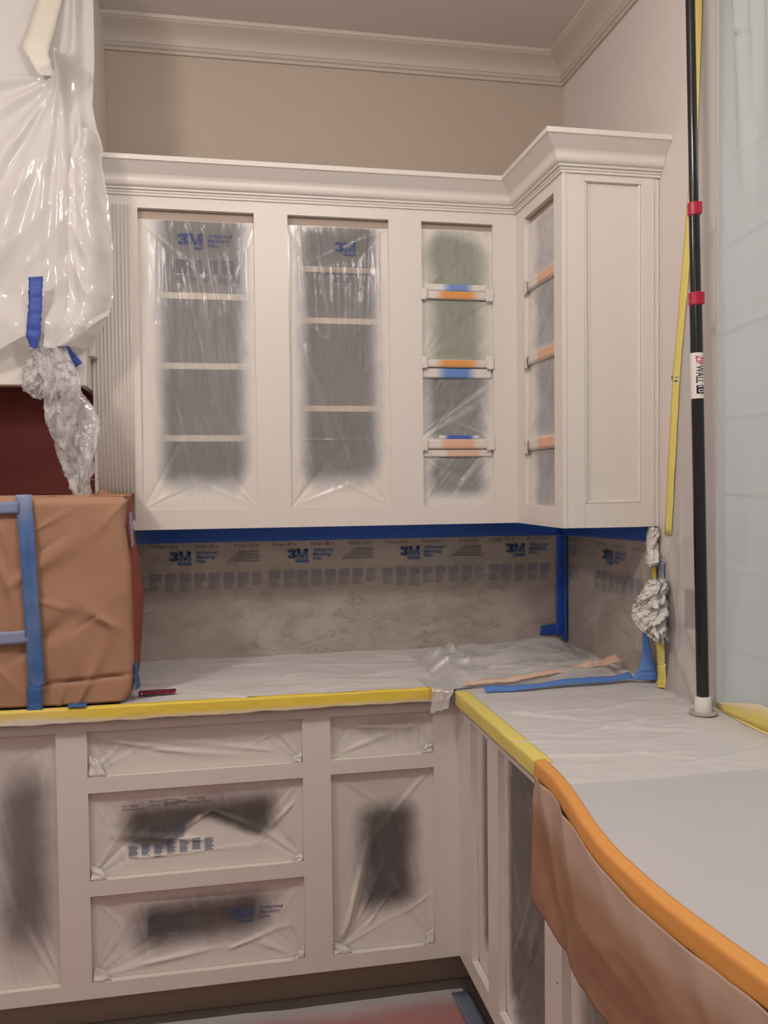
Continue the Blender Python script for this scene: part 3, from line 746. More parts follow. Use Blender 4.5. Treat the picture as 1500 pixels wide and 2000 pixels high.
bfilm('lightly hazed film over the small right drawer opening', -.997, -.680, .710, .842, (.45, .75, [(0, .55), (1, .5)], [(0, .7), (1, .75)]), (.09, .05, .04), 75, pmin=.72,
      creases=[(.28, .02, .28, .1, .004, -.004), (.05, .02, .2, .07, .008, .005), (.1, .09, .28, .08, .008, .005)])
bfilm('masking film with dark centre over the right base door opening', -.997, -.680, .116, .668,
      (.42, .68, [(0, .30), (.4, .29), (.8, .30), (1, .31)], [(0, .70), (1, .72)]), (.085, .085, .085), 76,
      creases=[(.04, .06, .12, .32, .010, .008), (.05, .08, .13, .40, .008, .006), (.08, .10, .14, .30, .006, -.006), (.10, .12, .17, .28, .006, .005), (.12, .08, .20, .18, .006, .005), (.31, .15, .20, .08, .007, .005), (.02, .30, .05, .15, .008, .004), (.30, .2, .30, .06, .006, -.005)])
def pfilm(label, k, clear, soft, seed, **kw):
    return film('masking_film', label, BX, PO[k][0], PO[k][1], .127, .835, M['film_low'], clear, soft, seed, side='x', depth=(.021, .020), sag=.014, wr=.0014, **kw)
pfilm('narrow masking film on peninsula cabinet nearest the inner corner', 0, (.42, .62, [(0, .2), (1, .15)], [(0, .9), (1, .9)]), (.045, .1, .1), 81, pmin=.15, pmax=.97, creases=[(.08, .6, .05, .2, .01, .006), (.1, .1, .04, .3, .008, .005)])
pfilm('tall masking film on peninsula cabinet beside the paper apron', 1, (.14, 1.1, [(0, .22), (.3, .10), (1, .05)], [(0, .97), (1, 1.1)]), (.045, .14, .06), 82, pmin=.12, creases=[(.10, .25, .30, .68, .014, .009), (.06, .2, .26, .6, .010, .007), (.14, .2, .33, .5, .012, -.007), (.05, .0, .2, .35, .01, .006), (.2, .05, .3, .3, .01, .005)])
pfilm('masking film on peninsula cabinet below the paper apron', 2, (.22, 1.1, [(0, .1), (1, .05)], [(0, .9), (1, 1.1)]), (.06, .1, .06), 83, pmin=.22, creases=[(.05, .05, .06, .35, .008, .008), (.1, .0, .25, .3, .01, .006)])
pfilm('masking film on the nearest peninsula cabinet opening', 3, (.22, 1.1, [(0, .1), (1, .05)], [(0, .9), (1, 1.1)]), (.06, .1, .06), 84, pmin=.2)

# curled corners of film and tape in the base openings
def curl(label, x, z, w, h, seed, mir=1):
    n_ = 11; u, v = np.meshgrid(np.linspace(0, 1, n_), np.linspace(0, 1, n_))
    A = x+mir*(u*w*(1-.35*v)); Z = z+v*h*(1-.3*u); O = BY-.001+.016*(1-u*.3)*(.35+.65*v) - .006*ridged(u*2.5+seed, v*2.5, seed, 2)
    o = grid('film_corner', A, O, Z, M['film_wad'], None, .8*np.ones_like(u), True, .0005); tag(o, label, 'film scrap')
curl('curled film corner at lower left of the top wide drawer opening', -1.689, .711, .048, .060, 1)
curl('curled film corner at lower right of the top wide drawer opening', -1.083, .711, .036, .026, 2, -1)
curl('curled film corner at lower left of the middle wide drawer opening', -1.689, .413, .046, .038, 3)
curl('curled film corner at lower right of the middle wide drawer opening', -1.083, .413, .034, .020, 4, -1)
curl('curled film corner at lower left of the bottom wide drawer opening', -1.689, .117, .052, .042, 5)
curl('curled film corner at lower right of the bottom wide drawer opening', -1.083, .117, .036, .034, 6, -1)
curl('curled film corner at lower right of the small right drawer opening', -.682, .711, .040, .034, 7, -1)
curl('curled film corner at lower left of the right base door opening', -.995, .117, .058, .034, 8)
curl('curled film corner at lower right of the right base door opening', -.682, .117, .036, .044, 9, -1)

# ------------------------------------------------------------------ backsplash films and blue tape
def splash(label, side, L, seed):
    H = UZ0-.022-CT-.004
    nu, nv = int(L/.005), int(H/.005)
    u, v = np.meshgrid(np.linspace(0, 1, nu), np.linspace(0, 1, nv)); S = u*L; T = v*H
    o = .0015+.0016*fbm(S*9, T*9, seed)+.0012*ridged(S*13, T*7, seed+2)
    r = np.random.RandomState(seed)
    for k in range(10):
        s0, t0 = r.uniform(.05, L-.05), r.uniform(.03, .25)
        o = o+crease(S, T, s0, t0, s0+r.uniform(-.28, .28), t0+r.uniform(.02, .16), .004, .0028)
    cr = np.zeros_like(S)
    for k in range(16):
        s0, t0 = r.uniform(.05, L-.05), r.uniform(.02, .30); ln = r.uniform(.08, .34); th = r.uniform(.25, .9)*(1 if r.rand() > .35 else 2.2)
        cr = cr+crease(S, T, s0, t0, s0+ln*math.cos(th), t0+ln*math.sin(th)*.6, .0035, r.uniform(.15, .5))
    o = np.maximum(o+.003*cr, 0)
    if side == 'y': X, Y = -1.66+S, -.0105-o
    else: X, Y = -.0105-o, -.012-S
    ob = grid('masking_film', X, Y, CT+.004+T, M['film_splash'], None, np.clip(cr*.55+.10*np.clip(fbm(S*5, T*5, seed+6), 0, 1), 0, .5))  # white lines along the creases are painted-in highlights
    tag(ob, label, 'masking film'); return ob
fb = splash('printed clear masking film hanging on the back wall backsplash', 'y', 1.645, 5)
fr_ = splash('printed clear masking film hanging on the right wall backsplash', 'x', .685, 9)
def sprint(ob, fmap, x0s, s0, s1):
    """one repeat of the printed band per x0: measure line, logo, words, small print and text blocks"""
    def put(F, nm, mt):
        xs = [p[0] for p in F.v]
        bad = {i for i, x in enumerate(xs) if x < s0 or x > s1}
        F.f = [f for f in F.f if not any(i in bad for i in f)]
        if F.f:
            used = sorted({i for f in F.f for i in f}); ix = {i: k for k, i in enumerate(used)}
            F.v = [F.v[i] for i in used]; F.f = [tuple(ix[i] for i in f) for f in F.f]
            F.build(nm, fmap, M[mt], ob)
    for x0 in x0s:
        for d_ in (-.055, .085, .225):
            F = Flat(); F.text('72 in/po 1,82 m', x0+d_, 1.315, .0105, bold=.02, width=.086); put(F, 'measure_print', 'print_grey')
        F = Flat(); glyph3m(F, x0, 1.268, .0345); F.rect(x0+.030, 1.253, .048, .0085); F.rect(x0+.022, 1.2635, .056, .002); put(F, 'logo_print', 'print')
        F = Flat()
        for k, wd in enumerate(('Advanced', 'Masking', 'Film')): F.text(wd, x0+.092, 1.292-.0155*k, .0125, bold=.03, shear=.25, width=(.080, .070, .034)[k])
        put(F, 'lettering_print', 'print')
        F = Flat()
        for k in range(5): F.rect(x0+.20+.012*k*.9, 1.262+.0085*k, .115-.012*k*.9, .0034)
        put(F, 'small_print', 'print_grey')
        for k in range(8):
            F = Flat()
            w = .042; xx = x0-.065+.0505*k; hh = (.045, .055, .055, .045, .045, .045, .040, .030)[k]
            if xx < s0 or xx+w > s1: continue
            if k < 7: F.rect(xx, 1.197, w*.93, .028)
            else: F.lines(xx, 1.197, w, .028, 5, rnd, .6, .3)
            F.lines(xx, 1.225-.028-hh*.75, w, hh*.7, 6, rnd, .62, .45)
            put(F, 'text_block_print', 'print_faint')
sprint(fb, lambda x, z: (x, -.0168, z), (-1.902, -1.488, -1.073, -.657, -.246), -1.65, -.035)
sprint(fr_, lambda s, z: (-.0168, -s, z), (-.165, .365), .02, .66)

tape('masking_tape', 'deep blue tape along the top of the back wall backsplash', (-1.70, -.0185, 1.334), (-.02, -.0185, 1.332), (0, 0, .062), M['blue_deep'], lambda t, w: sstep(.10, .0, t)*.45, 91, wob=.001)
tape('masking_tape', 'deep blue tape along the top of the right wall backsplash', (-.0185, -.02, 1.330), (-.0185, -.690, 1.350), (0, 0, .046), M['blue_deep'], None, 92, wob=.001)
tape('masking_tape', 'wide deep blue tape running down the backsplash corner on the back side', (-.046, -.0205, .945), (-.044, -.0205, 1.336), (.042, 0, 0), M['blue_deep'], None, 93, wob=.0012)
tape('masking_tape', 'narrow deep blue tape down the backsplash corner on the right side', (-.0205, -.022, .925), (-.0205, -.022, 1.336), (0, -.040, 0), M['blue_deep'], None, 94, wob=.0012)
tape('masking_tape', 'short blue tape patch at the foot of the backsplash corner', (-.112, -.0205, .945), (-.048, -.0205, .950), (.006, 0, .040), M['blue_deep'], None, 95, wob=.0012)

# ------------------------------------------------------------------ counter plastic
def csheet(name, label, x0, x1, y0, y1, z, mat, seed, amp=.0025, cre=8, res=.010, xfun=None):
    nu, nv = int(abs(x1-x0)/res)+2, int(abs(y1-y0)/res)+2
    u, v = np.meshgrid(np.linspace(0, 1, nu), np.linspace(0, 1, nv)); X = x0+u*(x1-x0); Y = y0+v*(y1-y0)
    if xfun is not None: X = xfun(Y)*(1-u)+u*x1
    o = amp*(fbm(X*7, Y*7, seed)+.8)+amp*.7*ridged(X*6, Y*14, seed+3)
    r = np.random.RandomState(seed)
    for k in range(cre):
        a, b = r.uniform(min(x0, x1), max(x0, x1)), r.uniform(min(y0, y1), max(y0, y1)); th = r.uniform(-.6, .6)
        L = r.uniform(.1, .35); o = o+crease(X, Y, a, b, a+L*math.cos(th), b+L*math.sin(th), r.uniform(.006, .012), r.uniform(.003, .007))
    ob = grid(name, X, Y, z+np.maximum(o, 0), mat, None, None); return tag(ob, label, 'plastic sheet')
csheet('plastic_sheet', 'wrinkled clear plastic sheet on the back counter', -1.60, -.012, -.012, -.628, CT+.001, M['film_counter'], 3, .004, 26, res=.007)
csheet('plastic_sheet', 'hazy plastic sheet on the right counter round the pole foot', -.628, -.003, -.633, -1.515, CT+.001, M['film_counter_r'], 8, .003, 20, res=.007, xfun=lambda y: edge_x(y)+.006)
csheet('plastic_sheet', 'smooth blue-grey plastic sheet on the near peninsula', -.65, -.003, -1.503, -2.59, CT+.0045, M['film_counter2'], 14, .0012, 5, xfun=lambda y: edge_x(y)+.006)
csheet('plastic_sheet', 'plastic sheet on the peninsula overhang behind the curtain', .006, .355, -1.04, -2.59, CT+.001, M['film_counter2'], 17, .0012, 3, res=.02)

# loose crumpled plastic in the corner
nu, nv = 110, 110
u, v = np.meshgrid(np.linspace(0, 1, nu), np.linspace(0, 1, nv))
X = -.66+.03*fbm(v*4, u*0, 2)+u*(.60+.05*fbm(v*3, u*0+5, 3)); Y = -.07-.10*(1-u)*(1-u)*(1-v)-v*(.58+.06*np.sin(u*3))+.02*fbm(u*5, v*0, 6)
e = np.minimum(np.minimum(u, 1-u), np.minimum(v, 1-v))
Zl = CT+.006+sstep(0, .14, e)*(.014+.026*ridged(X*5, Y*6, 21, 2)+.03*np.maximum(fbm(X*3.5+3, Y*4, 22, 2), 0)+.03*np.exp(-((u-.75)/.3)**2-((v-.35)/.3)**2))+.003*ridged(X*16, Y*16, 24, 2)*sstep(0, .04, e)
Zl = np.maximum(Zl, CT+.005)
for c in [(.02, .55, .9, .5, .03, .022), (.1, .30, .5, .12, .03, .02), (.3, .75, .95, .7, .02, .02), (.2, .1, .25, .6, .02, .018), (.6, .3, .9, .25, .03, .015)]:
    Zl = Zl+crease(u, v, *c)*sstep(0, .08, e)
tag(grid('plastic_scrap', X, Y, Zl, M['film_loose'], None, None), 'crumpled loose clear plastic heaped in the counter corner', 'plastic sheet')
# its tail folding over the inner counter corner
u, v = np.meshgrid(np.linspace(0, 1, 30), np.linspace(0, 1, 40))
s_ = v*.21; cx0 = -.705+u*np.interp(s_, [0, .10, .13, .21], [.17, .15, .066, .045])
Yt = -.52-np.minimum(s_, .135)*1.0-.0*u; Yt = Yt-.03*u; Zt_ = CT+.010+.004*ridged(u*4, v*6, 5, 2)-np.maximum(s_-.135, 0)*.95*(1-.25*u)
Yt = np.where(s_ > .135, Yt-.012, Yt)
Xt = cx0+.008*fbm(v*5, u*3, 4)
tag(grid('plastic_scrap', Xt, Yt, Zt_, M['film_loose'], None, .25*np.ones_like(u)), 'torn plastic tail folded over the inner counter corner onto yellow tape', 'plastic scrap')

# tapes on the loose plastic
P1 = [(-.60, -.668, CT+.018), (-.45, -.662, CT+.022), (-.27, -.625, CT+.030), (-.12, -.575, CT+.036), (-.040, -.545, CT+.040)]
W1 = [.016, .020, .024, .034, .040]
tag(ribbon('masking_tape', [(a, b-.4*w, c) for (a, b, c), w in zip(P1, W1)], [(a, b+.6*w, c+.4*w) for (a, b, c), w in zip(P1, W1)], M['peach'], spray_glint=lambda t, w: .38+.3*vn(t*14, w*3, 4), seed=8, wob=.006), 'pale orange tape strip on the crumpled corner plastic', 'tape')
P2 = [(-.553, -.722, .926), (-.47, -.728, .927), (-.38, -.722, .930), (-.31, -.716, .934), (-.22, -.712, .932), (-.13, -.705, .932), (-.075, -.700, .938)]
WD = [.028, .024, .016, .020, .026, .022, .03]
tag(ribbon('masking_tape', [(a, b-.3*w, c-.004) for (a, b, c), w in zip(P2, WD)], [(a, b+.7*w, c+.3*w) for (a, b, c), w in zip(P2, WD)], M['blue_bright'], seed=12, wob=.002), 'long bright blue tape strip lying curled across the right counter', 'tape')
P3L = [(-.085, -.712, .930), (-.060, -.715, .965), (-.050, -.712, 1.00), (-.046, -.708, 1.045), (-.046, -.705, 1.072)]
P3R = [(-.010, -.735, .928), (-.015, -.732, .965), (-.022, -.724, 1.00), (-.027, -.716, 1.045), (-.030, -.712, 1.070)]
tag(ribbon('masking_tape', P3L, P3R, M['blue_bright'], seed=14, wob=.003), 'bright blue tape standing upright at the end of the right backsplash', 'tape')
P4L = [(-.035, -.770, .917), (-.030, -.772, .96), (-.028, -.765, 1.0), (-.026, -.752, 1.06)]
P4R = [(-.030, -.818, .926), (-.028, -.815, .97), (-.022, -.798, 1.0), (-.018, -.788, 1.06)]
tag(ribbon('masking_tape', P4L, P4R, M['yellow_pale'], seed=15, wob=.004), 'pale yellow tape tail hanging below the crumpled plastic wad', 'tape')
tape('masking_tape', 'mustard yellow tape on the end of the right backsplash above the wad', (-.012, -.712, 1.10), (-.012, -.703, 1.285), (0, -.026, 0), M['yellow'], None, 16, wob=.002)

# ------------------------------------------------------------------ yellow, orange tape on the counter edges, paper apron
def wrap_tape(name, label, pts, sec, mat, spray_glint, seed, wob=.0015):
    """tape folded over a counter edge. pts: list of (x, y, nx, ny) with outward direction, sec: list of (out, z)"""
    pts = np.array(pts, float); d = np.r_[0, np.cumsum(np.linalg.norm(np.diff(pts[:, :2], axis=0), axis=1))]
    m = max(20, int(d[-1]/.006)); t = np.linspace(0, d[-1], m)
    Q = np.stack([np.interp(t, d, pts[:, k]) for k in range(4)], 1)
    sec = np.array(sec, float); sd = np.r_[0, np.cumsum(np.linalg.norm(np.diff(sec, axis=0), axis=1))]
    k = 16; st = np.linspace(0, sd[-1], k); so = np.interp(st, sd, sec[:, 0]); sz = np.interp(st, sd, sec[:, 1])
    tt, ss = np.meshgrid(t, st); f = (ss/sd[-1])
    puff = wob*(ridged(tt*18, ss*30, seed, 3)+fbm(tt*7, ss*10, seed+1))*np.clip(f*(1-f)*5, 0.2, 1)
    O = so[:, None]+np.maximum(puff, -.0004); Zz = sz[:, None]+.6*puff*(f < .5)
    ed = .004*fbm(tt*14, ss*0+seed, seed+5)
    Zz = Zz+ed*(f > .92)
    Xx = Q[None, :, 0]+O*Q[None, :, 2]; Yy = Q[None, :, 1]+O*Q[None, :, 3]
    sp = spray_glint(tt/d[-1], f) if spray_glint else None
    return tag(grid(name, Xx, Yy, Zz, mat, None, sp, True, .0005), label, 'tape')
wrap_tape('masking_tape', 'long yellow tape along the front edge of the back counter', [(-2.40, -CW, 0, -1), (-1.5, -CW, 0, -1), (-.655, -CW, 0, -1)],
          [(-.016, CT+.006), (.0015, CT+.0050), (.003, CT+.001), (.003, CT-.036)], M['yellow'], lambda t, f: np.clip(sstep(.70, .98, f)*.75+sstep(.44, .30, t)*(.15+.5*sstep(.5, .8, f)), 0, .95), 21)
wrap_tape('masking_tape', 'yellow tape along the left edge of the right counter', [(-CW, -.690, -1, 0), (-CW, -1.0, -1, 0), (-CW, -1.362, -1, 0)],
          [(-.034, CT+.006), (.0015, CT+.0050), (.003, CT+.001), (.003, CT-.036)], M['yellow_pale'], lambda t, f: np.clip(sstep(.85, 1.0, f)*.35, 0, 1), 22, wob=.0018)
yy = np.linspace(-1.345, -2.62, 30)
wrap_tape('masking_tape', 'wide orange tape along the curved peninsula edge', [(float(edge_x(y)), y, -1, 0) for y in yy],
          [(-.020, CT+.0075), (.001, CT+.0065), (.004, CT+.001), (.006, CT-.030)], M['orange'], None, 23, wob=.0012)
u, v = np.meshgrid(np.linspace(0, 1, 150), np.linspace(0, 1, 50))
Y = -1.362-u*1.24
top_ = CT-.022; bot = .612+.012*np.sin(u*5)+.035*sstep(.08, .45, u)
Z = top_*(1-v)+bot*v
X = edge_x(Y)-.010-.016*np.sin(np.clip(v*3.0, 0, math.pi/1.3))*(.5+.6*vn(Y*5, v*2, 3))-.010*fbm(Y*8, v*2.5, 7, 3)*v-.008*ridged(Y*6+v*1.5, v*1.2, 9, 2)
sp = np.clip(sstep(.34+.16*fbm(Y*7, v*0, 5), .12, v)*.55, 0, .55)
tag(grid('paper_apron', X, Y, Z, M['kraft_apron'], None, sp, True, .0008), 'brown paper apron hanging from the curved peninsula edge', 'paper')

# ------------------------------------------------------------------ paper-wrapped box on the back counter
bx = thing('wrapped_box', 'box wrapped in brown kraft paper standing on the counter left', 'box', (-1.95, -.45, CT))
F0, F1_ = -.606, -.34
X0, X1 = -2.40, -1.562
Z0, Z1 = CT+.010, 1.512
u, v = np.meshgrid(np.linspace(0, 1, 130), np.linspace(0, 1, 90))
rb = np.interp(v, [0, .06, .12, .45, .65, .85, 1], [-1.585, -1.562, -1.557, -1.560, -1.561, -1.574, -1.566])
X = X0*(1-u)+rb*u; Z = Z0+v*(Z1-Z0)-.012*(1-v)*(1-u)*0+.006*fbm(u*4, v*0, 3)*v
Y = F0-.010*fbm(X*5+1, Z*5, 31, 3)-.006*ridged(X*4+Z*2.2, Z*3.1-X*1.1, 33, 2)
for c in [(-1.83, 1.30, -1.66, 1.42, .03, .012), (-1.82, 1.10, -1.65, 1.21, .03, -.014), (-1.70, .95, -1.62, 1.12, .018, .012), (-1.76, .93, -1.74, 1.02, .012, .010), (-1.64, 1.16, -1.70, 1.20, .02, .012), (-1.9, 1.3, -1.84, 1.12, .02, .012), (-1.80, .985, -1.565, 1.000, .005, -.012), (-1.57, 1.000, -1.80, .985, .005, -.010), (-1.81, 1.42, -1.72, 1.47, .008, .007), (-1.80, 1.36, -1.74, 1.40, .007, -.006), (-1.815, 1.22, -1.72, 1.19, .008, .007), (-1.64, 1.19, -1.60, 1.05, .007, .006), (-1.66, 1.17, -1.74, 1.12, .006, -.006), (-1.575, 1.49, -1.66, 1.40, .008, .007), (-1.60, 1.46, -1.585, 1.25, .008, .006), (-1.90, 1.42, -1.86, 1.25, .010, .010), (-1.93, 1.05, -1.85, .95, .010, .008)]:
    Y = Y-crease(X, Z, *c)
Y = Y+.018*sstep(.96, 1.0, v)+.014*sstep(.985, 1, u)
attach(grid('front_paper', X, Y, Z, M['kraft'], None, None, True, .0008), bx)
u, v = np.meshgrid(np.linspace(0, 1, 26), np.linspace(0, 1, 80))
Zs = Z0+v*(Z1-Z0); rbs = np.interp(v, [0, .06, .12, .45, .65, .85, 1], [-1.585, -1.562, -1.557, -1.560, -1.561, -1.574, -1.566])
Xs = rbs-.006+.020*np.sin(u*math.pi)*np.interp(v, [0, .15, .3, .5, .75, 1], [.2, .3, .9, 1.3, .5, .0])+.004*fbm(u*5, v*8, 3); Ys = (F0+.012)*(1-u)+F1_*u
attach(grid('side_paper', Xs, Ys, Zs, M['kraft_dark'], None, None, True, .0008), bx)
u, v = np.meshgrid(np.linspace(0, 1, 60), np.linspace(0, 1, 24))
Xt = X0*(1-u)+(-1.568)*u; Yt = (F0+.010)*(1-v)+F1_*v; Zt_ = Z1-.004+.008*fbm(u*12, v*4, 9)+.010*sstep(.7, 1, u)*v
attach(grid('top_paper', Xt, Yt, Zt_, M['kraft'], None, None, True, .0008), bx)
# folded paper peak at the top right corner
u, v = np.meshgrid(np.linspace(0, 1, 24), np.linspace(0, 1, 10))
attach(grid('paper_fold', -1.66+.105*u, -.50-.09*u+.0*v, 1.508+.016*v*(1-.2*u)*(1+.3*np.sin(u*9))-.012*u*v, M['kraft'], None, None, True, .0008), bx)
attach(grid('paper_fold', -1.585+.022*v*(1-u)+.003*np.sin(u*12), -.585+.03*v, 1.515-.085*u+.004*fbm(u*7, v*3, 4), M['kraft'], None, None, True, .0008), bx)
attach(box('core', (X0, F0+.055, CT+.001), (-1.615, F1_-.01, 1.48), M['kraft'], None, .004, 2), bx)
def btape(label, L, R, seed, mat='blue', spray_glint=None):
    tag(ribbon('masking_tape', L, R, M[mat], seed=seed, wob=.003, spray_glint=spray_glint), label, 'tape')
yf = F0-.022
btape('long vertical blue tape down the front of the brown paper box', [(-1.862, yf+.012, 1.516), (-1.853, yf, 1.40), (-1.846, yf, 1.20), (-1.838, yf, 1.0), (-1.838, yf, .985)], [(-1.820, yf+.012, 1.516), (-1.812, yf, 1.40), (-1.804, yf, 1.20), (-1.796, yf, 1.0), (-1.795, yf, .985)], 31, spray_glint=lambda t, w: .22*sstep(.2, .0, t)+.12*vn(t*9, w*2, 3))
btape('short vertical blue tape at the foot of the brown paper box', [(-1.842, yf-.002, .985), (-1.842, yf-.002, .918)], [(-1.802, yf-.002, .993), (-1.802, yf-.002, .918)], 32, 'blue')
btape('horizontal blue tape near the top of the brown paper box', [(-2.2, yf+.002, 1.462), (-1.853, yf+.002, 1.464)], [(-2.2, yf+.002, 1.498), (-1.853, yf+.002, 1.498)], 33, spray_glint=lambda t, w: .25+0*t)
btape('horizontal blue tape across the middle of the brown paper box', [(-2.2, yf+.001, 1.090), (-1.836, yf+.001, 1.106)], [(-2.2, yf+.001, 1.125), (-1.836, yf+.001, 1.143)], 34, spray_glint=lambda t, w: .30+0*t)
btape('tiny blue tape edge on the box side near the top', [(-1.560, F0+.03, 1.36), (-1.565, F0+.03, 1.46)], [(-1.557, F0+.055, 1.36), (-1.562, F0+.055, 1.46)], 35, 'blue_bright', lambda t, w: .3+0*t)
btape('small blue tape at the lower right corner of the box', [(-1.556, F0+.0, .955), (-1.557, F0+.005, 1.03)], [(-1.545, F0+.04, .955), (-1.553, F0+.05, 1.03)], 36, 'blue')
btape('flat blue tape scrap under the front edge of the box', [(-1.735, -.640, CT+.010), (-1.685, -.640, CT+.010)], [(-1.735, -.612, CT+.014), (-1.685, -.612, CT+.014)], 37, 'blue')

# ------------------------------------------------------------------ red folding knife on the counter
kn = thing('folding_knife', 'small red folding knife with steel clip on the back counter', 'knife', (-1.50, -.535, CT+.010))
def kslab(nm, pts, y0, y1, mat):
    pts = [(x, zb+(z-zb)*KS) for x, z in pts]
    vs_ = [(x, y0, z) for x, z in pts]+[(x, y1, z) for x, z in pts]; k = len(pts)
    raw(nm, vs_, [tuple(range(k)), tuple(range(k, 2*k))]+[(i, (i+1) % k, k+(i+1) % k, k+i) for i in range(k)], mat, kn)
zb = CT+.010; KS = .62
kslab('handle', [(-1.552, zb+.004), (-1.50, zb+.005), (-1.455, zb+.004), (-1.446, zb+.007), (-1.447, zb+.013), (-1.47, zb+.014), (-1.50, zb+.011), (-1.545, zb+.012), (-1.553, zb+.009)], -.545, -.520, M['knife_red'])
kslab('liner', [(-1.553, zb-.002), (-1.52, zb-.001), (-1.475, zb+.002), (-1.475, zb+.004), (-1.552, zb+.004)], -.543, -.522, M['blackmat'])
kslab('liner', [(-1.553, zb+.012), (-1.50, zb+.011), (-1.447, zb+.013), (-1.449, zb+.016), (-1.50, zb+.0145), (-1.548, zb+.0155)], -.541, -.521, M['darkred'])
tube('clip', [(-1.546, -.530, zb+.010), (-1.535, -.530, zb+.0125), (-1.520, -.530, zb+.015), (-1.495, -.530, zb+.0125), (-1.470, -.530, zb+.0115)], .0013, M['chrome'], kn, 8)
lathe('pivot', [(.0, 0), (.0025, 0), (.0025, .0015), (.0, .002)], (-1.543, -.5455, zb+.0055), (-1.543, -1, zb+.0055), M['chrome'], kn, 12)

# ------------------------------------------------------------------ plastic drape on the hood
nu, nv = 150, 170
u, v = np.meshgrid(np.linspace(0, 1, nu), np.linspace(0, 1, nv))
zt = 3.06
# right outline and lower outline of the drape
rz = np.array([3.06, 2.96, 2.80, 2.665, 2.60, 2.54, 2.49, 2.38, 2.22, 2.10, 2.04, 1.98, 1.93, 1.85])
rx = np.array([-1.655, -1.652, -1.652, -1.661, -1.650, -1.632, -1.636, -1.620, -1.608, -1.612, -1.623, -1.650, -1.70, -1.76])
xl = -2.42
xr0 = -1.62
bz = np.interp(xl+(xr0-xl)*u, [-2.42, -1.93, -1.86, -1.82, -1.765, -1.735, -1.70, -1.66, -1.62], [1.80, 1.872, 1.925, 1.965, 1.972, 1.935, 1.935, 1.985, 2.04])
Z = zt*(1-v)+bz*v
xr = np.interp(-Z, -rz, rx)
X = xl+(xr-xl)*u
Xw = X; d = 0
d = d+.014*fbm(X*4.5, Z*3, 41, 2)+.016*ridged(X*5-Z*4.0, Z*1.2+X*.8, 43, 2)+.007*ridged(X*11-Z*9.0, Z*2.0, 45, 2)
kx, kz = -1.735, 2.74
for (ax, az, w, am) in [(-2.10, 2.52, .022, .030), (-2.05, 2.28, .030, .036), (-1.98, 2.05, .030, .034), (-1.90, 1.95, .022, .026), (-2.2, 2.66, .02, .02), (-1.84, 1.98, .02, .022), (-1.775, 2.0, .018, .026), (-1.72, 2.0, .016, .020), (-1.95, 2.35, .012, -.02), (-1.80, 2.2, .012, -.018)]:
    d = d+crease(X, Z, kx, kz, ax, az, w, am)
d = d+crease(X, Z, -1.70, 2.95, -1.715, 2.62, .022, .035)+crease(X, Z, -1.69, 2.55, -1.665, 2.05, .035, .045)+crease(X, Z, -1.655, 2.54, -1.64, 2.45, .02, .03)
# taped down round the blue strip
tk = np.exp(-(((X+1.82)/.05)**2+((Z-2.04)/.12)**2)); d = d*(1-.6*tk)+.004*ridged(np.arctan2(Z-2.03, X+1.80)*3, Z*0, 3, 2)*tk
edge = sstep(0, .06, (1-u))
bulge = .075*sstep(2.75, 2.35, Z)*np.sin(np.clip((X+2.1)/.5, 0, 1)*math.pi)
lift = .028+.050*sstep(2.1, 2.0, Z)*(Z < 2.2)
Y = -.402-lift-np.maximum(d, -.01)*(.35+.65*edge)-.4*bulge
Y = Y+.05*(1-sstep(0, .08, 1-u))*sstep(2.75, 2.6, Z)*0
tag(grid('plastic_drape', X, Y, Z, M['film_drape'], None, None), 'large white plastic drape gathered over the range hood', 'plastic drape')
# folded-over right lip of the drape
u, v = np.meshgrid(np.linspace(0, 1, 36), np.linspace(0, 1, 120))
Zr = 2.56-v*.62; xr = np.interp(-Zr, -rz, rx)
Xr = xr-.004-.10*u*np.interp(v, [0, .2, .6, 1], [.5, .9, 1.2, 1.0]); Yr = -.455-.055*np.sin(np.clip(u*1.2, 0, 1)*math.pi*.75)-.020*ridged(Xr*9+Zr*3, Zr*5, 51, 3)-.014*fbm(Xr*6, Zr*6, 52)
tag(grid('plastic_drape', Xr, Yr, Zr, M['film_drape'], None, None), 'glossy folded plastic lip bulging beside the fluted pilaster', 'plastic drape')
tag(ribbon('masking_tape', [(-1.80, -.452, 3.05), (-1.80, -.455, 2.95), (-1.845, -.470, 2.80), (-1.80, -.478, 2.72)], [(-1.725, -.452, 3.05), (-1.735, -.455, 2.95), (-1.775, -.470, 2.79), (-1.755, -.478, 2.72)], M['cream_tape'], seed=41, wob=.003, spray_glint=lambda t, w: .6*sstep(.55, 1, t)+.0*t), 'wide cream tape holding the drape at the top of the hood', 'tape')
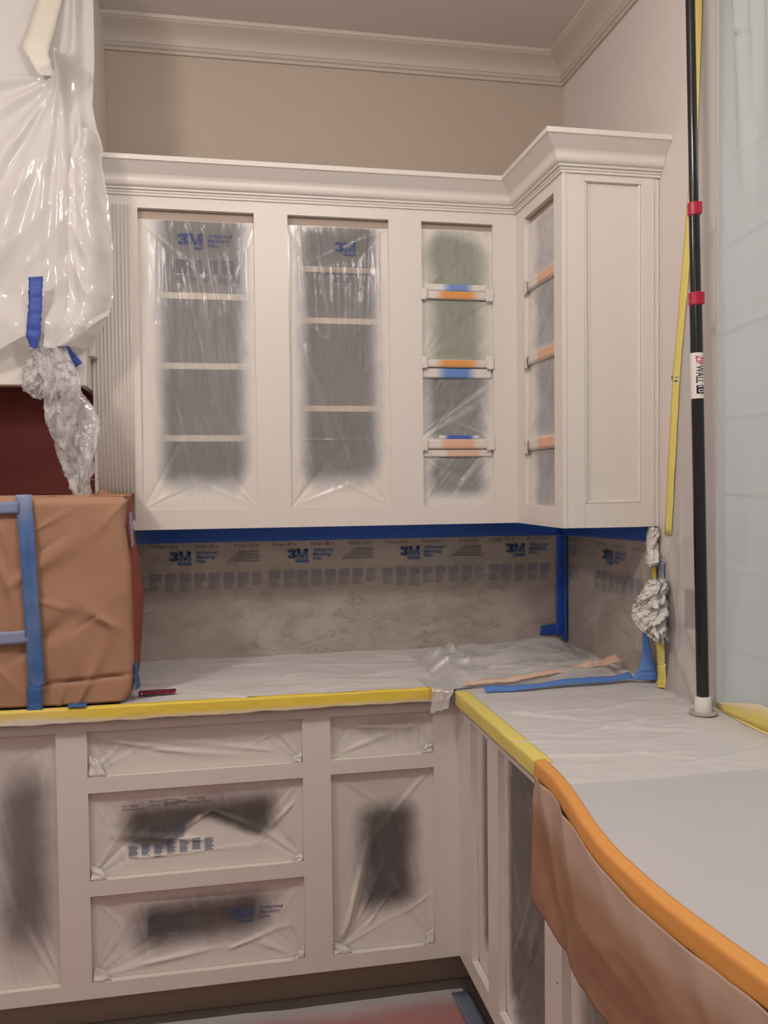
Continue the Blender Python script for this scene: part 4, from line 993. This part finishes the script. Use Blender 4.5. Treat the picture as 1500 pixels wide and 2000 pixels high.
# hanging crumpled tail
def crumple(name, label, cat, path, wid, thk, mat, seed, nu=44, nv=90, amp=.016, fx=7.0, f1=.22, twist=1.4, spray_glint=None, smooth=True):
    path = np.array(path, float); d = np.r_[0, np.cumsum(np.linalg.norm(np.diff(path, axis=0), axis=1))]; d /= d[-1]
    t = np.linspace(0, 1, nv); C = np.stack([np.interp(t, d, path[:, k]) for k in range(3)], 1)
    w = np.interp(t, d, wid); h = np.interp(t, d, thk)
    an = np.linspace(0, 2*math.pi, nu, endpoint=False)
    A, T = np.meshgrid(an+0.0, t)
    A2 = A+twist*T
    ca, sa = np.cos(A2), np.sin(A2)
    n1 = ridged(ca*fx*f1+seed, sa*fx*f1+T*fx*f1*2, seed, 3); n2 = fbm(ca*1.4+7, sa*1.4+T*3, seed+2, 2); n3 = ridged(ca*fx*f1*1.3+T*fx*f1*3, sa*fx*f1*1.3-T*fx*f1*2, seed+5, 3)
    rr = 1+.45*n2
    X = C[:, 0][:, None]+np.cos(A)*w[:, None]*rr+amp*(n1-.3)*np.cos(A)
    Y = C[:, 1][:, None]+np.sin(A)*h[:, None]*rr+amp*(n1-.3)*np.sin(A)+amp*.6*n3
    Z = C[:, 2][:, None]+amp*.5*n3+amp*.4*n2
    return tag(grid(name, X, Y, Z, mat, None, None if spray_glint is None else spray_glint*np.ones_like(X), smooth, 0, True), label, cat)
crumple('plastic_tail', 'crumpled clear plastic tail hanging from the hood toward the paper box', 'plastic scrap',
        [(-1.805, -.49, 1.985), (-1.795, -.50, 1.93), (-1.755, -.505, 1.84), (-1.735, -.505, 1.74), (-1.725, -.505, 1.65), (-1.712, -.505, 1.575), (-1.704, -.51, 1.512)],
        [.014, .040, .050, .058, .056, .034, .012], [.010, .020, .022, .022, .020, .014, .006], M['film_tail'], 3, 90, 170, amp=.026, f1=.30)
crumple('plastic_scrap', 'small crumpled plastic knot beside the hanging tail', 'plastic scrap',
        [(-1.832, -.495, 1.900), (-1.832, -.497, 1.86), (-1.825, -.497, 1.81), (-1.818, -.495, 1.79)], [.014, .030, .026, .008], [.010, .018, .016, .006], M['film_tail'], 9, 60, 80, amp=.014, f1=.28)
crumple('plastic_scrap', 'thin twisted plastic end pointing at the fluted pilaster', 'plastic scrap',
        [(-1.712, -.505, 1.565), (-1.69, -.50, 1.557), (-1.67, -.495, 1.556), (-1.648, -.49, 1.558)], [.010, .006, .003, .001], [.010, .006, .003, .001], M['film_tail'], 12, 16, 24, amp=.003)
tag(ribbon('masking_tape', [(-1.832, -.525, 2.132), (-1.834, -.528, 2.05), (-1.842, -.530, 1.965), (-1.832, -.525, 1.935)], [(-1.793, -.525, 2.136), (-1.797, -.528, 2.05), (-1.802, -.530, 1.975), (-1.814, -.525, 1.930)], M['blue_royal'], seed=43, wob=.004), 'vertical royal blue tape holding the drape above the plastic tail', 'tape')
tag(ribbon('masking_tape', [(-1.775, -.49, 1.965), (-1.75, -.49, 1.93), (-1.72, -.47, 1.885)], [(-1.755, -.49, 1.975), (-1.73, -.49, 1.94), (-1.700, -.47, 1.90)], M['blue_royal'], seed=44, wob=.003), 'small blue tape scrap half hidden under the drape lip', 'tape')

# ------------------------------------------------------------------ right wall: tape, plastic, wad, pole, curtain
YT = [(-.948, 2.842), (-.917, 2.331), (-.836, 1.859), (-.787, 1.375)]
tag(ribbon('masking_tape', [(-.0065, y+.020, z) for y, z in [(-.970, 3.02)]+YT], [(-.0065, y-.020, z) for y, z in [(-.970, 3.02)]+YT], M['yellow_pale'], seed=61, wob=.002), 'long slanting yellow tape on the right wall behind the black pole', 'tape')
tag(ribbon('masking_tape', [(-.005, -.803, 1.842), (-.005, -.822, 1.80)], [(-.005, -.850, 1.842), (-.005, -.838, 1.796)], M['blue'], seed=62, wob=.002), 'small torn blue tape scrap beside the slanting yellow tape', 'tape')
u, v = np.meshgrid(np.linspace(0, 1, 46), np.linspace(0, 1, 200))
Z = CT+.004+v*(3.03-CT); yl = np.interp(Z, [.91, 1.2, 1.375, 1.859, 2.331, 2.842, 3.03], [-.742, -.775, -.797, -.846, -.927, -.958, -.98])
Y = yl+(-1.034-yl)*u
fold = 0
for c in [(-1.03, .93, -.80, 1.30, .02, .018), (-1.02, .92, -.78, 1.10, .02, .020), (-.99, 1.38, -.84, 1.36, .012, .010), (-.86, 1.45, -.88, 1.1, .014, .014), (-.80, 1.36, -.86, 1.0, .012, .012), (-1.02, 1.1, -.95, 1.8, .02, .008), (-.88, 1.05, -.90, 1.35, .03, .014)]: fold = fold+crease(Y, Z, *c)
X = -.003-.002*ridged(Y*9, Z*5, 71)-np.maximum(fold, 0)*sstep(0, .08, u)-.03*sstep(1.05, .92, Z)*sstep(0, .3, u)*sstep(1.02, .8, u)
tag(grid('plastic_sheet', X, Y, Z, M['film_wall'], None, None), 'thin clear plastic sheet taped on the right wall beside the pole', 'plastic sheet')
crumple('tape_crumple', 'white crumpled tape hanging under the return cabinet end', 'tape',
        [(-.020, -.726, 1.392), (-.022, -.722, 1.36), (-.024, -.722, 1.325), (-.030, -.736, 1.29), (-.035, -.75, 1.275)], [.010, .012, .012, .014, .006], [.020, .026, .022, .032, .010], M['film_wad'], 21, 40, 80, amp=.010, f1=.3, spray_glint=.7)
crumple('plastic_wad', 'crumpled white plastic wad stuck on the wall above the counter', 'plastic scrap',
        [(-.035, -.792, 1.236), (-.045, -.790, 1.20), (-.055, -.775, 1.160), (-.060, -.775, 1.12), (-.052, -.80, 1.085), (-.045, -.82, 1.062)], [.014, .026, .034, .036, .028, .010], [.022, .034, .050, .056, .040, .012], M['film_wad'], 25, 96, 120, amp=.022, fx=10, f1=.26, spray_glint=.65)
tag(ribbon('masking_tape', [(-.013, -.742, 1.30), (-.013, -.742, 1.23)], [(-.010, -.772, 1.30), (-.010, -.772, 1.235)], M['blue'], seed=64, wob=.004, spray_glint=lambda t, w: .2+.3*vn(t*6, w*4, 5)), 'torn blue tape scrap beside the mustard tape on the wall', 'tape')
tag(box('wad_shadow_plate', (-.0028, -.945, 1.115), (-.0005, -.875, 1.225), surf('shadow_grey', (.13, .12, .12), (.16, .15, .15), .5), None, .002, 2), 'dark outlet plate under the wall plastic beside the wad', 'shadow')  # thin dark plate put in as the wad's shadow on the plastic

pole = thing('telescopic_pole', 'black telescopic support pole with red collars standing on the counter', 'pole', (-.066, -1.078, CT+.004))
pb, pt = Vector((-.066, -1.078, CT+.006)), Vector((-.1135, -1.078, CEIL))
dv = (pt-pb).normalized()
def hz(z): return (z-pb.z)/dv.z
lathe('foot_plate', [(.0, 0), (.034, 0), (.037, .003), (.036, .007), (.030, .008), (.026, .006), (.0, .006)], pb, pt, M['grey_rubber'], pole)
lathe('foot_cup', [(.0215, .004), (.0225, .010), (.0205, .044), (.019, .047), (.0, .047)], pb, pt, M['white'], pole)
def at_z(z): return (z-.004)
lathe('lower_tube', [(.0160, .045), (.0160, hz(2.004)), (.0, hz(2.004))], pb, pt, M['black'], pole)
lathe('middle_tube', [(.0138, hz(1.99)), (.0138, hz(2.233)), (.0, hz(2.233))], pb, pt, M['black'], pole)
lathe('upper_tube', [(.0118, hz(2.21)), (.0118, hz(CEIL)), (.0, hz(CEIL))], pb, pt, M['black'], pole)
for z0, z1, r_ in ((1.988, 2.023, .0182), (2.218, 2.253, .0165)):
    cl_ = lathe('collar', [(r_-.003, hz(z0)), (r_, hz(z0)+.003), (r_, hz(z1)-.003), (r_-.003, hz(z1))], pb, pt, M['red'], pole)
    c_ = pb+dv*hz((z0+z1)/2)
    box('collar_lug', (c_.x+.002, c_.y-r_-.003, z0+.002), (c_.x+r_*.75, c_.y-r_*.6, z1-.002), M['red'], pole, .002, 2)
lab = lathe('label', [(.01625, hz(1.748)), (.01625, hz(1.866))], pb, pt, M['white'], pole, 48)
def wrapped(body, z_top, length, a0, a1, mat, nm, bold=.0, rad=.0166):
    v_, f_ = text_mesh(body, 1, bold); v_ = v_.copy(); v_[:, 0] *= length/v_[:, 0].max(); ymax = v_[:, 1].max(); v_[:, 1] /= ymax
    me = bpy.data.meshes.new(nm); me.from_pydata(v_.tolist(), [], f_); bm = bmesh.new(); bm.from_mesh(me)
    bmesh.ops.triangulate(bm, faces=bm.faces); bmesh.ops.subdivide_edges(bm, edges=bm.edges[:], cuts=3, use_grid_fill=True)
    for q in bm.verts:
        a = math.radians(a0+(a1-a0)*q.co.y); c_ = pb+dv*hz(z_top-q.co.x)
        q.co = Vector((c_.x+rad*math.sin(a), c_.y-rad*math.cos(a), c_.z))
    bm.to_mesh(me); bm.free(); o = link(nm, me, mat); attach(o, pole)
wrapped('ZIP', 1.858, .024, -38, 40, M['redprint'], 'lettering', .015)
wrapped('WALL', 1.8325, .045, -38, 40, M['blackmat'], 'lettering', .015)
vs_, fs = [], []
for k in range(13):
    a = math.radians(-38+78*k/12)
    for z in (1.7815, 1.760):
        c_ = pb+dv*hz(z); vs_.append((c_.x+.0165*math.sin(a), c_.y-.0165*math.cos(a), c_.z))
for k in range(12): fs.append((2*k, 2*k+1, 2*k+3, 2*k+2))
raw('number_box', vs_, fs, M['blackmat'], pole, True)
wrapped('10', 1.7795, .0165, -20, 30, M['whiteprint'], 'lettering', .01, .0168)

# curtain of plastic in the opening over the peninsula
nu, nv = 130, 420
u, v = np.meshgrid(np.linspace(0, 1, nu), np.linspace(0, 1, nv))
Y = -1.020-u*1.66; Z = CT+.010+v*(CEIL-.006-CT-.010)
fold = .010*fbm(Y*3.2, Z*.8, 81, 3)+.007*ridged(Y*5, Z*1.3, 83, 2)
for z_, am in ((2.150, .0060), (1.927, .0065), (1.703, .0060), (1.503, .0055), (1.305, .004), (1.10, .004), (2.36, .004)):
    fold = fold+am*np.exp(-((Z-z_-.05*(-1.1-Y)*(1 if z_ > 1.8 else -.3))/.0060)**2)
for c in [(-1.10, 3.10, -1.17, 2.30, .022, .04), (-1.17, 3.12, -1.21, 2.45, .016, .03), (-1.13, 2.66, -1.19, 2.63, .008, -.012), (-1.03, 1.0, -1.05, 2.4, .010, .015), (-1.25, 3.1, -1.3, 2.2, .03, .03)]: fold = fold+crease(Y, Z, *c)
X = .004-fold*sstep(0, .04, u)+.0*Z
tag(grid('plastic_curtain', X, Y, Z, M['curtain'], None, None), 'pale blue-grey plastic curtain closing the opening right of the pole', 'plastic curtain')
tag(ribbon('masking_tape', [(-.012, -1.105, CT+.006), (-.022, -1.20, CT+.006), (-.026, -1.5, CT+.008), (-.026, -2.5, CT+.008)], [(-.003, -1.05, CT+.012), (-.004, -1.20, CT+.014), (-.004, -1.5, CT+.014), (-.004, -2.5, CT+.014)], M['yellow_pale'], seed=71, wob=.002, spray_glint=lambda t, w: .12+.2*sstep(.4, 0, w)), 'yellow tape on the counter along the foot of the curtain', 'tape')
tag(ribbon('masking_tape', [(-.0165, -1.065, CT+.012), (-.0165, -1.25, CT+.012), (-.0165, -2.5, CT+.012)], [(-.020, -1.055, CT+.030), (-.019, -1.25, CT+.072), (-.019, -2.5, CT+.08)], M['yellow_pale'], seed=72, wob=.003, spray_glint=lambda t, w: .65*sstep(.45, 1.0, w)), 'wide yellow tape along the foot of the plastic curtain', 'tape')  # whitened upward to paint in the curtain's haze over the tape

# ------------------------------------------------------------------ floor covering
tag(box('floor_paper', (-3.2, -3.2, FL+.0005), (-.60, -.635, FL+.0015), M['rosin']), 'red rosin paper spread on the kitchen floor', 'floor paper')
u, v = np.meshgrid(np.linspace(0, 1, 150), np.linspace(0, 1, 100))
X = -3.2+u*2.60; Y = (-.588-.03*sstep(.3, 1, u)+.01*fbm(u*9, u*0, 4))*(1-v)-3.2*v
Z = FL+.004+.003*(fbm(X*4, Y*4, 91)+.8)+.003*ridged(X*5, Y*9, 92)
sp = np.clip(sstep(.13, .01, -.60-Y+.03*fbm(X*6, Y*6, 4))*.50+.02, 0, 1)
tag(grid('plastic_sheet', X, Y, Z, M['film_floor'], None, sp), 'clear plastic sheet over the red floor paper', 'plastic sheet')
tape('masking_tape', 'grey-blue tape on the floor along the peninsula cabinet', (-.640, -.640, FL+.012), (-.612, -2.2, FL+.012), (.055, 0, 0), M['blue_grey'], None, 99, wob=.002)
